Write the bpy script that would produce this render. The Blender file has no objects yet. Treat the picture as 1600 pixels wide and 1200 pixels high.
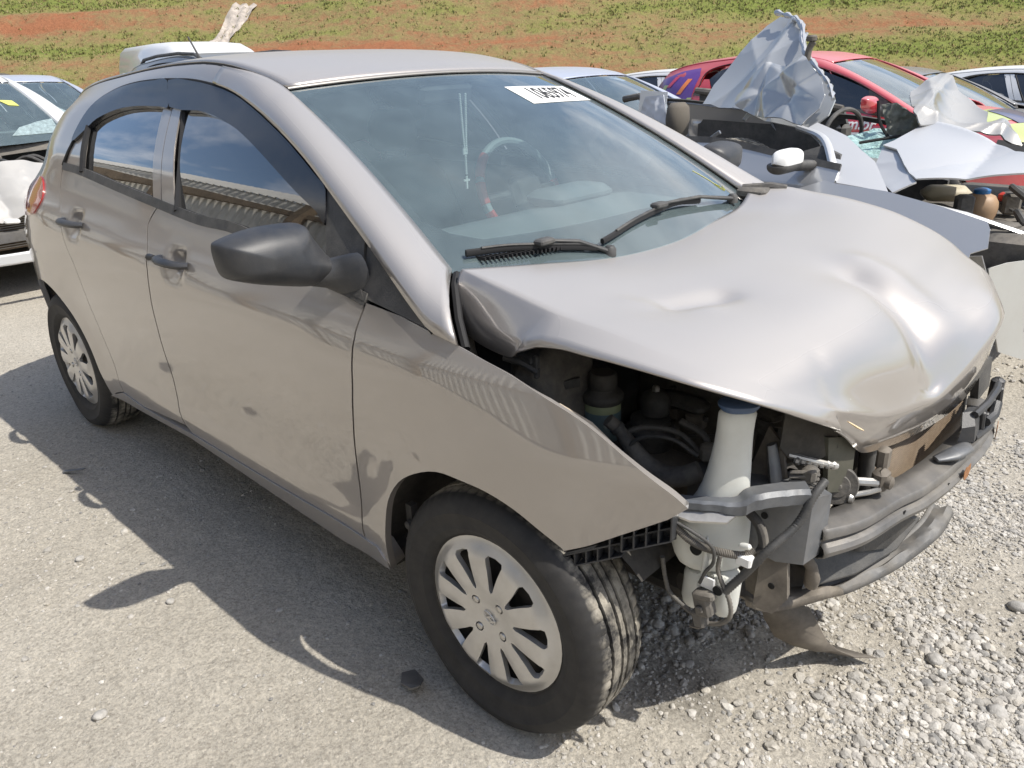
import bpy, math, random
import numpy as np
from math import sin, cos, pi, radians, sqrt, atan2
from mathutils import Vector, Matrix
from mathutils.geometry import delaunay_2d_cdt
random.seed(7); rng = np.random.default_rng(11)
scn = bpy.context.scene
COL = scn.collection
# ------------------------------------------------------------------ camera
cam = bpy.data.cameras.new('camera'); cam_o = bpy.data.objects.new('camera', cam); COL.objects.link(cam_o)
cam.sensor_fit = 'HORIZONTAL'; cam.sensor_width = 36.0; cam.lens = 1224.78/1600*36
cam.clip_start = .05; cam.clip_end = 1500
_r = Vector((0.72428336, 0.68871751, -0.03289069)); _u = Vector((-0.2436537, 0.30027747, 0.9222073)); _f = Vector((-0.64501665, 0.65992546, -0.38529455))
cam_o.matrix_world = Matrix(((_r.x,_u.x,-_f.x,1.03028),(_r.y,_u.y,-_f.y,-1.75492),(_r.z,_u.z,-_f.z,1.43191),(0,0,0,1)))
scn.camera = cam_o
# ------------------------------------------------------------------ light
SUN = Vector((.706,.25,1.096)).normalized()
sl = bpy.data.lights.new('sun','SUN'); sl.energy = 4.5; sl.angle = radians(.55); sl.color = (1.0,.950,.865)
so = bpy.data.objects.new('sun', sl); COL.objects.link(so); so.rotation_euler = SUN.to_track_quat('Z','Y').to_euler(); so.location = (10,4,15)
world = bpy.data.worlds.new('World'); scn.world = world; world.use_nodes = True
nt = world.node_tree; nd = nt.nodes; lk = nt.links; nd.clear()
sky = nd.new('ShaderNodeTexSky'); sky.sky_type = 'NISHITA'; sky.sun_disc = False
sky.sun_elevation = math.asin(SUN.z); sky.sun_rotation = atan2(SUN.x, SUN.y); sky.dust_density = 1.5; sky.air_density = 1.0
tc = nd.new('ShaderNodeTexCoord'); sep = nd.new('ShaderNodeSeparateXYZ'); lk.new(tc.outputs['Generated'], sep.inputs[0])
mx = nd.new('ShaderNodeMath'); mx.operation = 'MAXIMUM'; lk.new(sep.outputs[2], mx.inputs[0]); mx.inputs[1].default_value = .0
ad = nd.new('ShaderNodeMath'); ad.operation = 'ADD'; lk.new(mx.outputs[0], ad.inputs[0]); ad.inputs[1].default_value = .18
dv = nd.new('ShaderNodeVectorMath'); dv.operation = 'DIVIDE'; lk.new(tc.outputs['Generated'], dv.inputs[0])
cb = nd.new('ShaderNodeCombineXYZ')
for i in range(3): lk.new(ad.outputs[0], cb.inputs[i])
lk.new(cb.outputs[0], dv.inputs[1])
cn = nd.new('ShaderNodeTexNoise'); cn.inputs['Scale'].default_value = 1.0; cn.inputs['Detail'].default_value = 9; cn.inputs['Roughness'].default_value = .58; cn.inputs['Distortion'].default_value = .35
lk.new(dv.outputs[0], cn.inputs['Vector'])
cr = nd.new('ShaderNodeValToRGB'); cr.color_ramp.elements[0].position = .49; cr.color_ramp.elements[1].position = .70
lk.new(cn.outputs['Fac'], cr.inputs[0])
cm = nd.new('ShaderNodeMix'); cm.data_type = 'RGBA'; lk.new(cr.outputs[0], cm.inputs[0]); lk.new(sky.outputs[0], cm.inputs[6]); cm.inputs[7].default_value = (7.6,7.8,8.3,1)
bg = nd.new('ShaderNodeBackground'); lk.new(cm.outputs[2], bg.inputs[0]); bg.inputs[1].default_value = .15
wo = nd.new('ShaderNodeOutputWorld'); lk.new(bg.outputs[0], wo.inputs[0])
scn.view_settings.view_transform = 'Standard'; scn.view_settings.look = 'None'; scn.view_settings.exposure = 0.18; scn.view_settings.gamma = 1.0
scn.view_settings.use_curve_mapping = False
# ------------------------------------------------------------------ body surfaces (metres, car frame: x forward, y to its left, z up)
def _cub(tab, t):
    # monotone-ish cubic (Catmull-Rom on uneven knots, clamped)
    n = len(tab)
    if t <= tab[0][0]: return tab[0][1]
    if t >= tab[-1][0]: return tab[-1][1]
    i = 0
    while tab[i+1][0] < t: i += 1
    x0, y0 = tab[i]; x1, y1 = tab[i+1]
    h = x1-x0; d = (y1-y0)/h
    def slope(k):
        if k <= 0 or k >= n-1: return None
        a = (tab[k][1]-tab[k-1][1])/(tab[k][0]-tab[k-1][0]); b = (tab[k+1][1]-tab[k][1])/(tab[k+1][0]-tab[k][0])
        if a*b <= 0: return 0.0
        return 2*a*b/(a+b)
    m0 = slope(i); m1 = slope(i+1)
    if m0 is None: m0 = d
    if m1 is None: m1 = d
    s = (t-x0)/h
    return ((2*s-3)*s*s+1)*y0 + ((s-2)*s+1)*s*h*m0 + (3-2*s)*s*s*y1 + (s-1)*s*s*h*m1
def _ss(a, b, t):
    t = max(0.0, min(1.0, (t-a)/(b-a))); return t*t*(3-2*t)
PROF = [(.10,.745),(.22,.785),(.30,.806),(.36,.815),(.45,.818),(.55,.824),(.65,.836),(.74,.843),(.80,.843),(.855,.839),(.885,.828),(.93,.803),(.98,.778),(1.04,.753),(1.10,.728),(1.15,.704),(1.25,.652),(1.33,.605),(1.39,.562),(1.43,.520),(1.47,.47)]
def W(x, z):
    r = max(0.0, min(1.0, (-x-.4)/2.0))
    zz = z - .07*r*_ss(.55,.85,z)*(1-_ss(1.15,1.36,z))
    w = _cub(PROF, zz)
    if x > -.25:
        t = x+.25; w -= .22*t*t + .16*t*t*t
        # fender shoulder rolls in more steeply towards the nose
        w -= .05*_ss(-.1,.4,x)*_ss(.72,.95,z)
    if x < -2.3:
        t = -2.3-x; a = .12*_ss(.78,.95,z)+.34*_ss(1.0,1.15,z); w -= (.10+a)*t*t + (.25+a)*t*t*t
    # waist scallop between the arches, low on the doors
    if -2.1 < x < -.3:
        w -= .010*_ss(-2.1,-1.6,x)*(1-_ss(-.6,-.3,x))*_ss(.34,.42,z)*(1-_ss(.46,.60,z))
    for cx in (0.0,-2.5):
        rr = ((x-cx)**2+(z-.29)**2)**.5
        if rr < .6:
            w += .014*_cub([(0,1),(.33,1),(.38,.75),(.46,.2),(.56,0),(.6,0)], rr)
    return w
def WS(s, t):
    """windscreen surface: s -1 (near) .. 1, t 0 bottom .. 1 top"""
    e = 1-s*s
    b = (-.234+.13*e, .636*s, .998-.01*e); T = (-.984+.05*e, .527*s, 1.364+.022*e)
    k = 4*t*(1-t)*.018
    return (b[0]+(T[0]-b[0])*t+k*.5, b[1]+(T[1]-b[1])*t, b[2]+(T[2]-b[2])*t+k)
RE = [(-2.75,1.28),(-2.60,1.325),(-2.45,1.365),(-2.3,1.388),(-2.08,1.408),(-1.8,1.430),(-1.6,1.440),(-1.46,1.442),(-1.387,1.439),(-1.30,1.431),(-1.22,1.419),(-1.135,1.403),(-1.055,1.384),(-.988,1.361),(-.93,1.338)]
RC = [(-2.75,1.29),(-2.60,1.345),(-2.45,1.388),(-2.2,1.428),(-1.9,1.455),(-1.6,1.466),(-1.3,1.455),(-1.1,1.424),(-.95,1.388),(-.9,1.374)]
RW = [(-2.75,.50),(-2.45,.530),(-2.0,.535),(-1.5,.530),(-.93,.527)]
def ROOF(x, s):
    return (x, s*_cub(RW,x), _cub(RE,x)+(_cub(RC,x)-_cub(RE,x))*(1-abs(s)**3))
def W2(x, z):
    """body side joined to the roof ditch"""
    w = W(x,z)
    if z > 1.2 and x < -.9:
        e = _cub(RE,x); w += (_cub(RW,x)-W(x,e))*_ss(e-.08,e,z)*_ss(-1.05,-1.35,x)
    return w
# metric outlines: body pieces as (x, z) on the body side, front-end pieces as (x, y, z), windscreen pieces as (across, up)
OL = {
'dlo_top': [(-2.224,1.118),(-2.199,1.163),(-2.182,1.204),(-2.186,1.25),(-2.171,1.303),(-2.116,1.343),(-1.996,1.375),(-1.852,1.392),(-1.707,1.399),(-1.592,1.4),(-1.451,1.397),(-1.304,1.383),(-1.161,1.36),(-1.036,1.331),(-0.899,1.29),(-0.775,1.248),(-0.624,1.185),(-0.393,1.07),(-0.222,0.979),(-0.119,0.928)] ,
'dlo_bottom': [(-2.222,1.109),(-2.053,1.102),(-1.738,1.075),(-1.411,1.049),(-1.148,1.03),(-0.928,1.027),(-0.616,0.984),(-0.347,0.947),(-0.227,0.941),(-0.12,0.928)] ,
'rear_glass': [(-2.029,1.112),(-2.054,1.175),(-2.111,1.235),(-2.045,1.28),(-1.92,1.314),(-1.774,1.332),(-1.588,1.338),(-1.468,1.07),(-1.744,1.088)] ,
'quarter_trim': [(-2.218,1.114),(-2.172,1.198),(-2.151,1.251),(-2.038,1.107)] ,
'rear_frame': [(-1.593,1.334),(-1.552,1.334),(-1.404,1.064),(-1.468,1.07)] ,
'front_frame': [(-1.543,1.334),(-1.482,1.331),(-1.309,1.058),(-1.4,1.063)] ,
'front_glass': [(-1.486,1.331),(-1.309,1.058),(-1.153,1.042),(-0.931,1.033),(-0.711,1.008),(-0.504,0.978),(-0.572,1.154),(-0.66,1.201),(-0.84,1.26),(-1.006,1.309),(-1.209,1.338),(-1.374,1.345)] ,
'rear_visor': [(-2.175,1.201),(-2.186,1.25),(-2.171,1.303),(-2.116,1.343),(-1.996,1.375),(-1.852,1.392),(-1.707,1.399),(-1.611,1.399),(-1.535,1.325),(-1.591,1.323),(-1.764,1.322),(-1.911,1.31),(-2.043,1.279),(-2.1,1.243)] ,
'front_visor': [(-1.602,1.399),(-1.451,1.397),(-1.304,1.383),(-1.161,1.36),(-1.036,1.331),(-0.899,1.29),(-0.775,1.248),(-0.624,1.185),(-0.574,1.159),(-0.546,1.087),(-0.587,1.111),(-0.687,1.145),(-0.799,1.187),(-0.924,1.232),(-1.06,1.274),(-1.211,1.304),(-1.333,1.316),(-1.524,1.323)] ,
'sail': [(-0.577,1.153),(-0.574,1.159),(-0.394,1.069),(-0.37,0.971),(-0.349,0.951),(-0.499,0.968)] ,
'sail_fixed': [(-0.389,1.067),(-0.325,1.036),(-0.221,0.979),(-0.124,0.931),(-0.228,0.943),(-0.348,0.954),(-0.366,0.972)] ,
'gap_front': [(-0.347,0.947),(-0.35,0.892),(-0.348,0.867),(-0.356,0.8),(-0.368,0.726),(-0.407,0.566),(-0.421,0.444),(-0.431,0.318)] ,
'gap_mid': [(-1.411,1.049),(-1.442,1.013),(-1.446,0.979),(-1.397,0.9),(-1.414,0.769),(-1.436,0.602),(-1.466,0.417),(-1.438,0.322)] ,
'gap_rear': [(-2.222,1.109),(-2.209,1.027),(-2.128,0.948),(-2.097,0.85),(-2.055,0.773),(-2.036,0.654),(-2.014,0.518),(-1.978,0.397),(-1.982,0.295)] ,
'sill_top': [(-1.982,0.295),(-1.812,0.281),(-1.408,0.302),(-1.083,0.305),(-0.806,0.309),(-0.623,0.315),(-0.431,0.318),(-0.367,0.326)] ,
'sill_bot': [(-2.137,0.238),(-1.923,0.239),(-1.434,0.271),(-1.046,0.255),(-0.776,0.241),(-0.567,0.234),(-0.333,0.266)] ,
'rarch': [(-12.349,-1.582),(-2.603,0.627),(-2.451,0.666),(-2.345,0.657),(-2.253,0.61),(-2.191,0.548),(-2.144,0.466),(-2.12,0.378),(-2.127,0.298),(-2.137,0.238)] ,
'farch': [(-0.333,0.266),(-0.324,0.336),(-0.314,0.403),(-0.288,0.488),(-0.235,0.559),(-0.167,0.608),(-0.094,0.639),(-0.027,0.641),(0.04,0.634),(0.1,0.612),(0.153,0.577),(0.195,0.549)] ,
'fender_front': [(0.2,0.543),(0.248,0.568),(0.318,0.613),(0.385,0.656),(0.417,0.686)] ,
'fender_top': [(0.417,0.686),(0.386,0.716),(0.317,0.766),(0.241,0.816),(0.162,0.852),(0.076,0.885),(0.005,0.904),(-0.046,0.916),(-0.12,0.928)] ,
'apillar_end': [(-0.045,0.916),(-0.072,0.971),(-0.096,1.027)] ,
'handles': [(-1.21,0.912),(-1.343,0.914),(-1.086,0.904),(-1.99,0.941),(-2.099,0.94),(-1.868,0.929)] ,
'lamp': [(-2.558,1.062),(-2.665,1.009),(-2.469,0.978),(-2.369,0.959),(-2.36,0.999),(-2.415,1.044)] ,
'rear_edge': [(-2.345,1.247),(-2.337,1.206),(-2.352,1.15),(-2.416,1.106),(-2.51,1.066)] ,
'mirror_foot': [(-0.412,0.955),(-0.351,0.951),(-0.396,1.036),(-0.457,1.035)] ,
'beam_top': [(0.556,-0.415,0.555),(0.599,-0.327,0.555),(0.628,-0.191,0.555),(0.658,-0.035,0.555),(0.671,0.137,0.555),(0.667,0.284,0.555),(0.632,0.448,0.555)] ,
'beam_bot': [(0.563,-0.415,0.494),(0.606,-0.327,0.502),(0.635,-0.191,0.504),(0.666,-0.035,0.506),(0.679,0.137,0.511),(0.674,0.284,0.517),(0.641,0.448,0.524)] ,
'beam_back': [(0.535,-0.412,0.565),(0.557,-0.325,0.565),(0.591,-0.203,0.565),(0.607,-0.134,0.565),(0.628,-0.046,0.565),(0.639,0.14,0.565),(0.627,0.364,0.565)] ,
'tank': [(0.429,-0.56,0.839,0.039),(0.426,-0.56,0.818,0.034),(0.424,-0.56,0.768,0.035),(0.42,-0.56,0.707,0.042),(0.413,-0.56,0.653,0.049),(0.399,-0.56,0.608,0.072),(0.389,-0.56,0.56,0.082),(0.394,-0.56,0.518,0.076),(0.405,-0.56,0.485,0.067)] ,
'tank_l': [(0.383,-0.56,0.482,0.043),(0.382,-0.56,0.443,0.036),(0.376,-0.56,0.4,0.038),(0.377,-0.56,0.375,0.028)] ,
'tank_r': [(0.425,-0.56,0.494,0.043),(0.435,-0.56,0.453,0.027),(0.435,-0.56,0.415,0.027),(0.434,-0.56,0.379,0.022)] ,
'hose': [(0.168,-0.56,0.712),(0.197,-0.56,0.68),(0.231,-0.55,0.643),(0.286,-0.54,0.636),(0.329,-0.52,0.653)] ,
'bar': [(0.35,-0.64,0.654),(0.406,-0.62,0.661),(0.462,-0.58,0.666),(0.476,-0.56,0.673),(0.552,-0.48,0.673)] ,
'loom_a': [(0.372,-0.66,0.614),(0.402,-0.65,0.59),(0.433,-0.62,0.567),(0.481,-0.6,0.567),(0.493,-0.58,0.573)] ,
'loom_b': [(0.559,-0.5,0.679),(0.547,-0.53,0.627),(0.52,-0.58,0.585),(0.491,-0.6,0.533),(0.462,-0.62,0.486)] ,
'loom_c': [(0.447,-0.62,0.562),(0.445,-0.62,0.529),(0.458,-0.62,0.499),(0.474,-0.62,0.47),(0.477,-0.62,0.435),(0.452,-0.62,0.406),(0.417,-0.62,0.398),(0.35,-0.62,0.422),(0.333,-0.62,0.453),(0.329,-0.63,0.51)] ,
'pump': [(0.442,-0.63,0.467),(0.424,-0.62,0.406)] ,
'lip': [(0.452,-0.5,0.377),(0.474,-0.45,0.343),(0.504,-0.37,0.324),(0.535,-0.29,0.315),(0.557,-0.22,0.301),(0.599,-0.13,0.316),(0.621,-0.07,0.327),(0.645,0.01,0.347),(0.657,0.06,0.364),(0.653,0.14,0.373)] ,
'horn': [(0.523,-0.3,0.604),(0.498,-0.33,0.615)] ,
'radiator': [(0.575,-0.1,0.524),(0.584,-0.12,0.649),(0.581,0.25,0.566),(0.583,0.25,0.446)] ,
'crashcan': [(0.545,-0.48,0.657),(0.59,-0.42,0.619),(0.569,-0.42,0.494),(0.529,-0.5,0.547)] ,
'apron': [(0.402,-0.4,0.713),(0.487,-0.42,0.636),(0.513,-0.46,0.519),(0.518,-0.46,0.406),(0.428,-0.45,0.713),(0.471,-0.52,0.502)] ,
'headlamp_bracket': [(0.577,0.32,0.539),(0.621,0.46,0.566),(0.605,0.46,0.589),(0.599,0.33,0.478),(0.63,0.45,0.507)] ,
'sheet': [(0.431,-0.249,0.2),(0.474,-0.207,0.16),(0.46,-0.124,0.05),(0.508,-0.067,0.02),(0.413,-0.282,0.22)] ,
'fenderbracket': [(0.162,-0.74,0.492),(0.236,-0.735,0.496),(0.38,-0.68,0.574),(0.378,-0.67,0.624),(0.307,-0.7,0.595),(0.183,-0.75,0.519)] ,
'reservoir': [(0.075,-0.5,0.796),(0.076,-0.5,0.71),(0.077,-0.5,0.648)] ,
'mount': [(0.142,-0.42,0.72),(0.144,-0.42,0.67),(0.146,-0.42,0.607)] ,
'coolerpipe': [(0.545,-0.27,0.596),(0.585,-0.24,0.598),(0.549,-0.27,0.57),(0.589,-0.24,0.587)] ,
'rosary': [(-0.62,-0.221,1.322),(-0.62,-0.212,1.313),(-0.6,-0.252,1.167),(-0.6,-0.256,1.081)] ,
'wheelrim': [(-1.046,0.33,0.945),(-0.97,0.33,1.036),(-0.86,0.33,1.098),(-0.752,0.33,1.079),(-0.736,0.33,1.02)] ,
'mirror_out': [(-0.5,-1.046,1.096),(-0.5,-1.033,1.108),(-0.5,-0.977,1.118),(-0.5,-0.922,1.12),(-0.5,-0.847,1.113),(-0.5,-0.828,1.086),(-0.5,-0.795,1.038),(-0.5,-0.765,1.006),(-0.5,-0.778,0.986),(-0.5,-0.821,0.976),(-0.5,-0.857,0.975),(-0.5,-0.944,0.997),(-0.5,-0.996,1.014),(-0.5,-1.031,1.03),(-0.5,-1.043,1.055)] ,
'mirror_arm': [(-0.48,-0.791,0.992),(-0.47,-0.778,1.022),(-0.42,-0.775,1.022),(-0.38,-0.769,1.013),(-0.36,-0.786,0.947),(-0.45,-0.806,0.958),(-0.49,-0.845,0.972)] ,
'w_roof': [(-1.182,2.7,1.608),(-1.06,2.635,1.579),(-0.972,2.57,1.54),(-0.876,2.42,1.423),(-0.756,2.306,1.345),(-0.64,2.197,1.273),(-0.579,2.116,1.211),(-0.573,2.048,1.148),(-0.636,2.0,1.084),(-0.875,2.088,1.104),(-1.214,2.236,1.153),(-1.39,2.3,1.166),(-1.396,2.407,1.268),(-1.316,2.557,1.434),(-1.241,2.67,1.563)] ,
'w_roof2': [(-1.018,2.248,1.3),(-0.943,2.262,1.353),(-0.803,2.188,1.318),(-0.764,2.211,1.366),(-0.683,2.163,1.34),(-0.568,2.061,1.256),(-0.533,2.009,1.204),(-0.542,1.974,1.153),(-0.614,1.95,1.089),(-0.855,2.046,1.107),(-1.03,2.131,1.14),(-1.1,2.203,1.203)] ,
'w_hood': [(-0.323,2.119,0.986),(-0.3,2.191,1.0),(-0.261,2.5,1.062),(-0.138,2.449,1.049),(0.124,2.216,0.998),(0.36,2.022,0.955),(0.383,1.929,0.936),(0.304,1.9,0.931),(-0.044,1.75,0.907),(-0.146,1.893,0.938),(-0.242,2.063,0.974)] ,
'w_hoodside': [(-0.287,1.953,0.93),(-0.325,2.124,0.986),(-0.269,2.128,0.999),(-0.139,1.89,0.939),(-0.042,1.749,0.907),(-0.107,1.68,0.868),(-0.228,1.834,0.899)] ,
'w_sheet': [(-0.492,2.9,1.198),(-0.479,3.252,1.244),(-0.409,3.245,1.214),(-0.247,3.096,1.125),(-0.14,2.972,1.063),(-0.096,2.811,1.021),(0.096,2.7,0.926),(0.03,2.635,0.944),(-0.162,2.552,1.011),(-0.274,2.385,1.033),(-0.345,2.466,1.074)] ,
'w_fender': [(-0.366,1.627,0.896),(-0.315,1.62,0.888),(-0.102,1.607,0.875),(0.114,1.578,0.84),(0.291,1.55,0.805),(0.307,1.534,0.783),(0.321,1.491,0.722),(0.272,1.475,0.699),(0.27,1.368,0.547),(-0.158,1.328,0.479),(-0.416,1.389,0.559),(-0.867,1.505,0.71)] ,
'w_cowl': [(-0.621,1.95,1.069),(-0.597,2.014,1.096),(-0.426,1.944,1.04),(-0.323,1.865,0.99),(-0.239,1.813,0.954),(-0.115,1.662,0.867),(-0.323,1.64,0.884),(-0.401,1.736,0.94),(-0.512,1.863,1.014)] ,
'w_bumper': [(0.309,1.616,0.622),(0.355,1.683,0.638),(0.46,1.834,0.645),(0.534,1.91,0.193),(0.441,1.779,0.238),(0.384,1.7,0.275),(0.351,1.661,0.413)] ,
'w_reservoir': [(0.121,2.1,0.77)] ,
'w_jug': [(-0.048,2.2,0.807)] ,
'w_bar': [(-0.008,1.75,0.82),(0.157,1.78,0.788),(0.392,1.9,0.7)] ,
'w_tyre': [(-1.08,2.1,0.854)] ,
'w_headrest': [(-1.537,2.3,1.075)] ,
'w_airbag': [(-1.764,2.4,1.045)] ,
'w_mirror': [(-0.445,1.5,0.995)] ,
'w_swheel': [(-0.863,3.0,0.97)] ,
'w_glass': [(-0.47,2.5,0.948),(-0.398,2.6,1.065)] ,
'w_paper': [(-1.926,2.6,1.12)] ,
'w_blackmir': [(-2.117,2.8,1.113)] ,
'w_pipe': [(-0.807,2.3,1.385),(-0.796,2.3,1.451)] ,
'lw_sill': [(-5.2,-0.302,0.516),(-5.2,0.066,0.524)] ,
'lw_hood': [(-5.3,-0.197,0.823),(-5.3,0.153,0.751),(-4.9,-0.367,0.58),(-4.9,-0.137,0.586)] ,
'lw_bump': [(-4.75,-0.477,0.308),(-4.75,-0.286,0.325)] ,
'lw_ws': [(-6.6,0.308,1.426),(-5.9,0.435,1.013)] ,
'sticker': [(0.388,0.873),(1.009,0.872),(0.919,0.728),(0.35,0.738)] ,
'wiper1': [(-0.922,0.047),(-0.751,0.039),(-0.498,-0.001),(-0.39,-0.016)] ,
'wiper2': [(-0.37,0.005),(-0.077,0.056),(0.272,0.075),(0.474,0.044),(0.785,-0.014)] ,
'chalk': [(0.812,0.153),(0.838,0.085),(0.847,0.041),(0.818,0.11),(0.889,0.064)] ,
'frit_bl': [(-1.039,0.285),(-0.997,0.162),(-0.904,0.095)] ,
'fritb': [(-0.851,0.069),(-0.484,0.108),(0.036,0.12),(0.629,0.092)] ,
}
# ------------------------------------------------------------------ helpers
def lerp(a,b,t): return a+(b-a)*t
def V3(p): return Vector(p)
def resample(pts, n, closed=False):
    P = [np.array(p, float) for p in pts]
    if closed: P = P+[P[0]]
    d = [0]
    for a,b in zip(P,P[1:]): d.append(d[-1]+np.linalg.norm(b-a))
    out = []
    for k in range(n):
        t = d[-1]*k/(n if closed else n-1); i = 0
        while i < len(P)-2 and d[i+1] < t: i += 1
        s = (t-d[i])/max(1e-9,d[i+1]-d[i]); out.append(tuple(P[i]*(1-s)+P[i+1]*s))
    return out
def crom(pts, n=6, closed=False):
    P = [np.array(p, float) for p in pts]; N = len(P); out = []
    rg = range(N) if closed else range(N-1)
    for i in rg:
        p1, p2 = P[i], P[(i+1)%N]
        p0 = P[(i-1)%N] if (closed or i>0) else 2*p1-p2
        p3 = P[(i+2)%N] if (closed or i<N-2) else 2*p2-p1
        for k in range(n):
            t = k/n; out.append(tuple(.5*((2*p1)+(-p0+p2)*t+(2*p0-5*p1+4*p2-p3)*t*t+(-p0+3*p1-3*p2+p3)*t**3)))
    if not closed: out.append(tuple(P[-1]))
    return out
def link(name, me, mat, parent=None, label=None, kind=None):
    o = bpy.data.objects.new(name, me); COL.objects.link(o)
    if mat is not None:
        if isinstance(mat,(list,tuple)):
            if not me.materials:
                for m in mat: me.materials.append(m)
        elif not me.materials: me.materials.append(mat)
    if parent: o.parent = parent
    if label: o['label'] = label
    if kind: o['kind'] = kind
    return o
def tag(o, label, cat, group=None):
    o['label'] = label; o['category'] = cat
    if group: o['group'] = group
    return o
def thing(name, label, cat, loc=(0,0,0), rz=0, group=None):
    o = bpy.data.objects.new(name, None); COL.objects.link(o); o.location = loc; o.rotation_euler = (0,0,rz); o.empty_display_size = .2
    return tag(o, label, cat, group)
def mesh(name, vs, fs, smooth=True, ang=40):
    me = bpy.data.meshes.new(name); me.from_pydata([tuple(v) for v in vs], [], fs); me.update()
    if smooth:
        me.polygons.foreach_set('use_smooth', [True]*len(me.polygons))
        if ang < 180: me.set_sharp_from_angle(angle=radians(ang))
    return me
class MB:
    def __init__(s): s.v=[]; s.f=[]
    def add(s, vs, fs):
        o=len(s.v); s.v += [tuple(v) for v in vs]; s.f += [tuple(i+o for i in f) for f in fs]; return s
    def box(s, c, d, R=None, taper=1.0):
        x,y,z=d[0]/2,d[1]/2,d[2]/2
        P=[Vector((sx*x*(taper if sz>0 else 1),sy*y*(taper if sz>0 else 1),sz*z)) for sz in(-1,1) for sy in(-1,1) for sx in(-1,1)]
        if R is not None: P=[R@q for q in P]
        P=[q+Vector(c) for q in P]
        return s.add(P,[(0,2,3,1),(4,5,7,6),(0,1,5,4),(2,6,7,3),(0,4,6,2),(1,3,7,5)])
    def bbox(s, c, d, b=.004, R=None):
        # box with chamfered edges
        x,y,z=d[0]/2,d[1]/2,d[2]/2; b=min(b,x*.9,y*.9,z*.9)
        rings=[]
        for zz,ins in ((-z,b),(-z+b,0),(z-b,0),(z,b)):
            X,Y=x-ins,y-ins
            rings.append([(X-b,-Y,zz),(X,-Y+b,zz),(X,Y-b,zz),(X-b,Y,zz),(-X+b,Y,zz),(-X,Y-b,zz),(-X,-Y+b,zz),(-X+b,-Y,zz)])
        P=[Vector(q) for r in rings for q in r]
        if R is not None: P=[R@q for q in P]
        P=[q+Vector(c) for q in P]; F=[]
        for i in range(3):
            for j in range(8): F.append((i*8+j,i*8+(j+1)%8,(i+1)*8+(j+1)%8,(i+1)*8+j))
        F.append(tuple(range(7,-1,-1))); F.append(tuple(range(24,32)))
        return s.add(P,F)
    def tube(s, path, r, n=10, cap=True, ribs=0, flat=1.0):
        P=[Vector(p) for p in path]; N=len(P); rs=r if isinstance(r,(list,tuple)) else [r]*N
        T=[(P[min(i+1,N-1)]-P[max(i-1,0)]).normalized() for i in range(N)]
        up=Vector((0,0,1)) if abs(T[0].z)<.9 else Vector((1,0,0))
        u=T[0].cross(up).normalized(); vs=[]; fs=[]
        for i in range(N):
            u=(u-T[i]*u.dot(T[i])).normalized(); w=T[i].cross(u)
            rr=rs[i]*(1+ribs*(1 if i%2 else -1))
            for k in range(n):
                a=2*pi*k/n; vs.append(P[i]+u*rr*cos(a)+w*rr*flat*sin(a))
        for i in range(N-1):
            for k in range(n): fs.append((i*n+k,i*n+(k+1)%n,(i+1)*n+(k+1)%n,(i+1)*n+k))
        if cap: fs.append(tuple(range(n-1,-1,-1))); fs.append(tuple((N-1)*n+k for k in range(n)))
        return s.add(vs,fs)
    def lathe(s, prof, c=(0,0,0), axis='z', n=24, R=None, cap=True):
        vs=[];fs=[]
        for r,h in prof:
            for k in range(n):
                a=2*pi*k/n; q={'z':(r*cos(a),r*sin(a),h),'y':(r*cos(a),h,r*sin(a)),'x':(h,r*cos(a),r*sin(a))}[axis]; vs.append(Vector(q))
        if R is not None: vs=[R@q for q in vs]
        vs=[q+Vector(c) for q in vs]; m=len(prof)
        for i in range(m-1):
            for k in range(n): fs.append((i*n+k,i*n+(k+1)%n,(i+1)*n+(k+1)%n,(i+1)*n+k))
        if cap: fs.append(tuple(range(n-1,-1,-1))); fs.append(tuple((m-1)*n+k for k in range(n)))
        return s.add(vs,fs)
    def loft(s, rings, closed=True, cap=True):
        n=len(rings[0]); vs=[p for r in rings for p in r]; fs=[]
        for i in range(len(rings)-1):
            for k in range(n if closed else n-1): fs.append((i*n+k,i*n+(k+1)%n,(i+1)*n+(k+1)%n,(i+1)*n+k))
        if closed and cap: fs.append(tuple(range(n-1,-1,-1))); fs.append(tuple((len(rings)-1)*n+k for k in range(n)))
        return s.add(vs,fs)
    def plate(s, poly, n, th):
        # flat polygon in 3-D extruded by th along n
        n=Vector(n).normalized()*th; P=[Vector(p) for p in poly]; k=len(P)
        return s.add(P+[p+n for p in P],[tuple(range(k-1,-1,-1)),tuple(range(k,2*k))]+[(i,(i+1)%k,k+(i+1)%k,k+i) for i in range(k)])
    def build(s, name, mat, parent=None, smooth=True, ang=40, label=None, kind=None, fix=False):
        me=mesh(name,s.v,s.f,smooth,ang)
        if fix:
            import bmesh
            bm=bmesh.new(); bm.from_mesh(me); bmesh.ops.recalc_face_normals(bm,faces=bm.faces); bm.to_mesh(me); bm.free()
        return link(name,me,mat,parent,label,kind)
def inpoly(x,y,poly):
    c=False; n=len(poly); j=n-1
    for i in range(n):
        xi,yi=poly[i][0],poly[i][1]; xj,yj=poly[j][0],poly[j][1]
        if (yi>y)!=(yj>y) and x<(xj-xi)*(y-yi)/(yj-yi)+xi: c=not c
        j=i
    return c
def densify(poly, step):
    out=[]; n=len(poly)
    for i in range(n):
        a,b=poly[i],poly[(i+1)%n]; d=math.hypot(b[0]-a[0],b[1]-a[1]); k=max(1,int(d/step+.5))
        for t in range(k): out.append((a[0]+(b[0]-a[0])*t/k,a[1]+(b[1]-a[1])*t/k))
    return out
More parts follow.
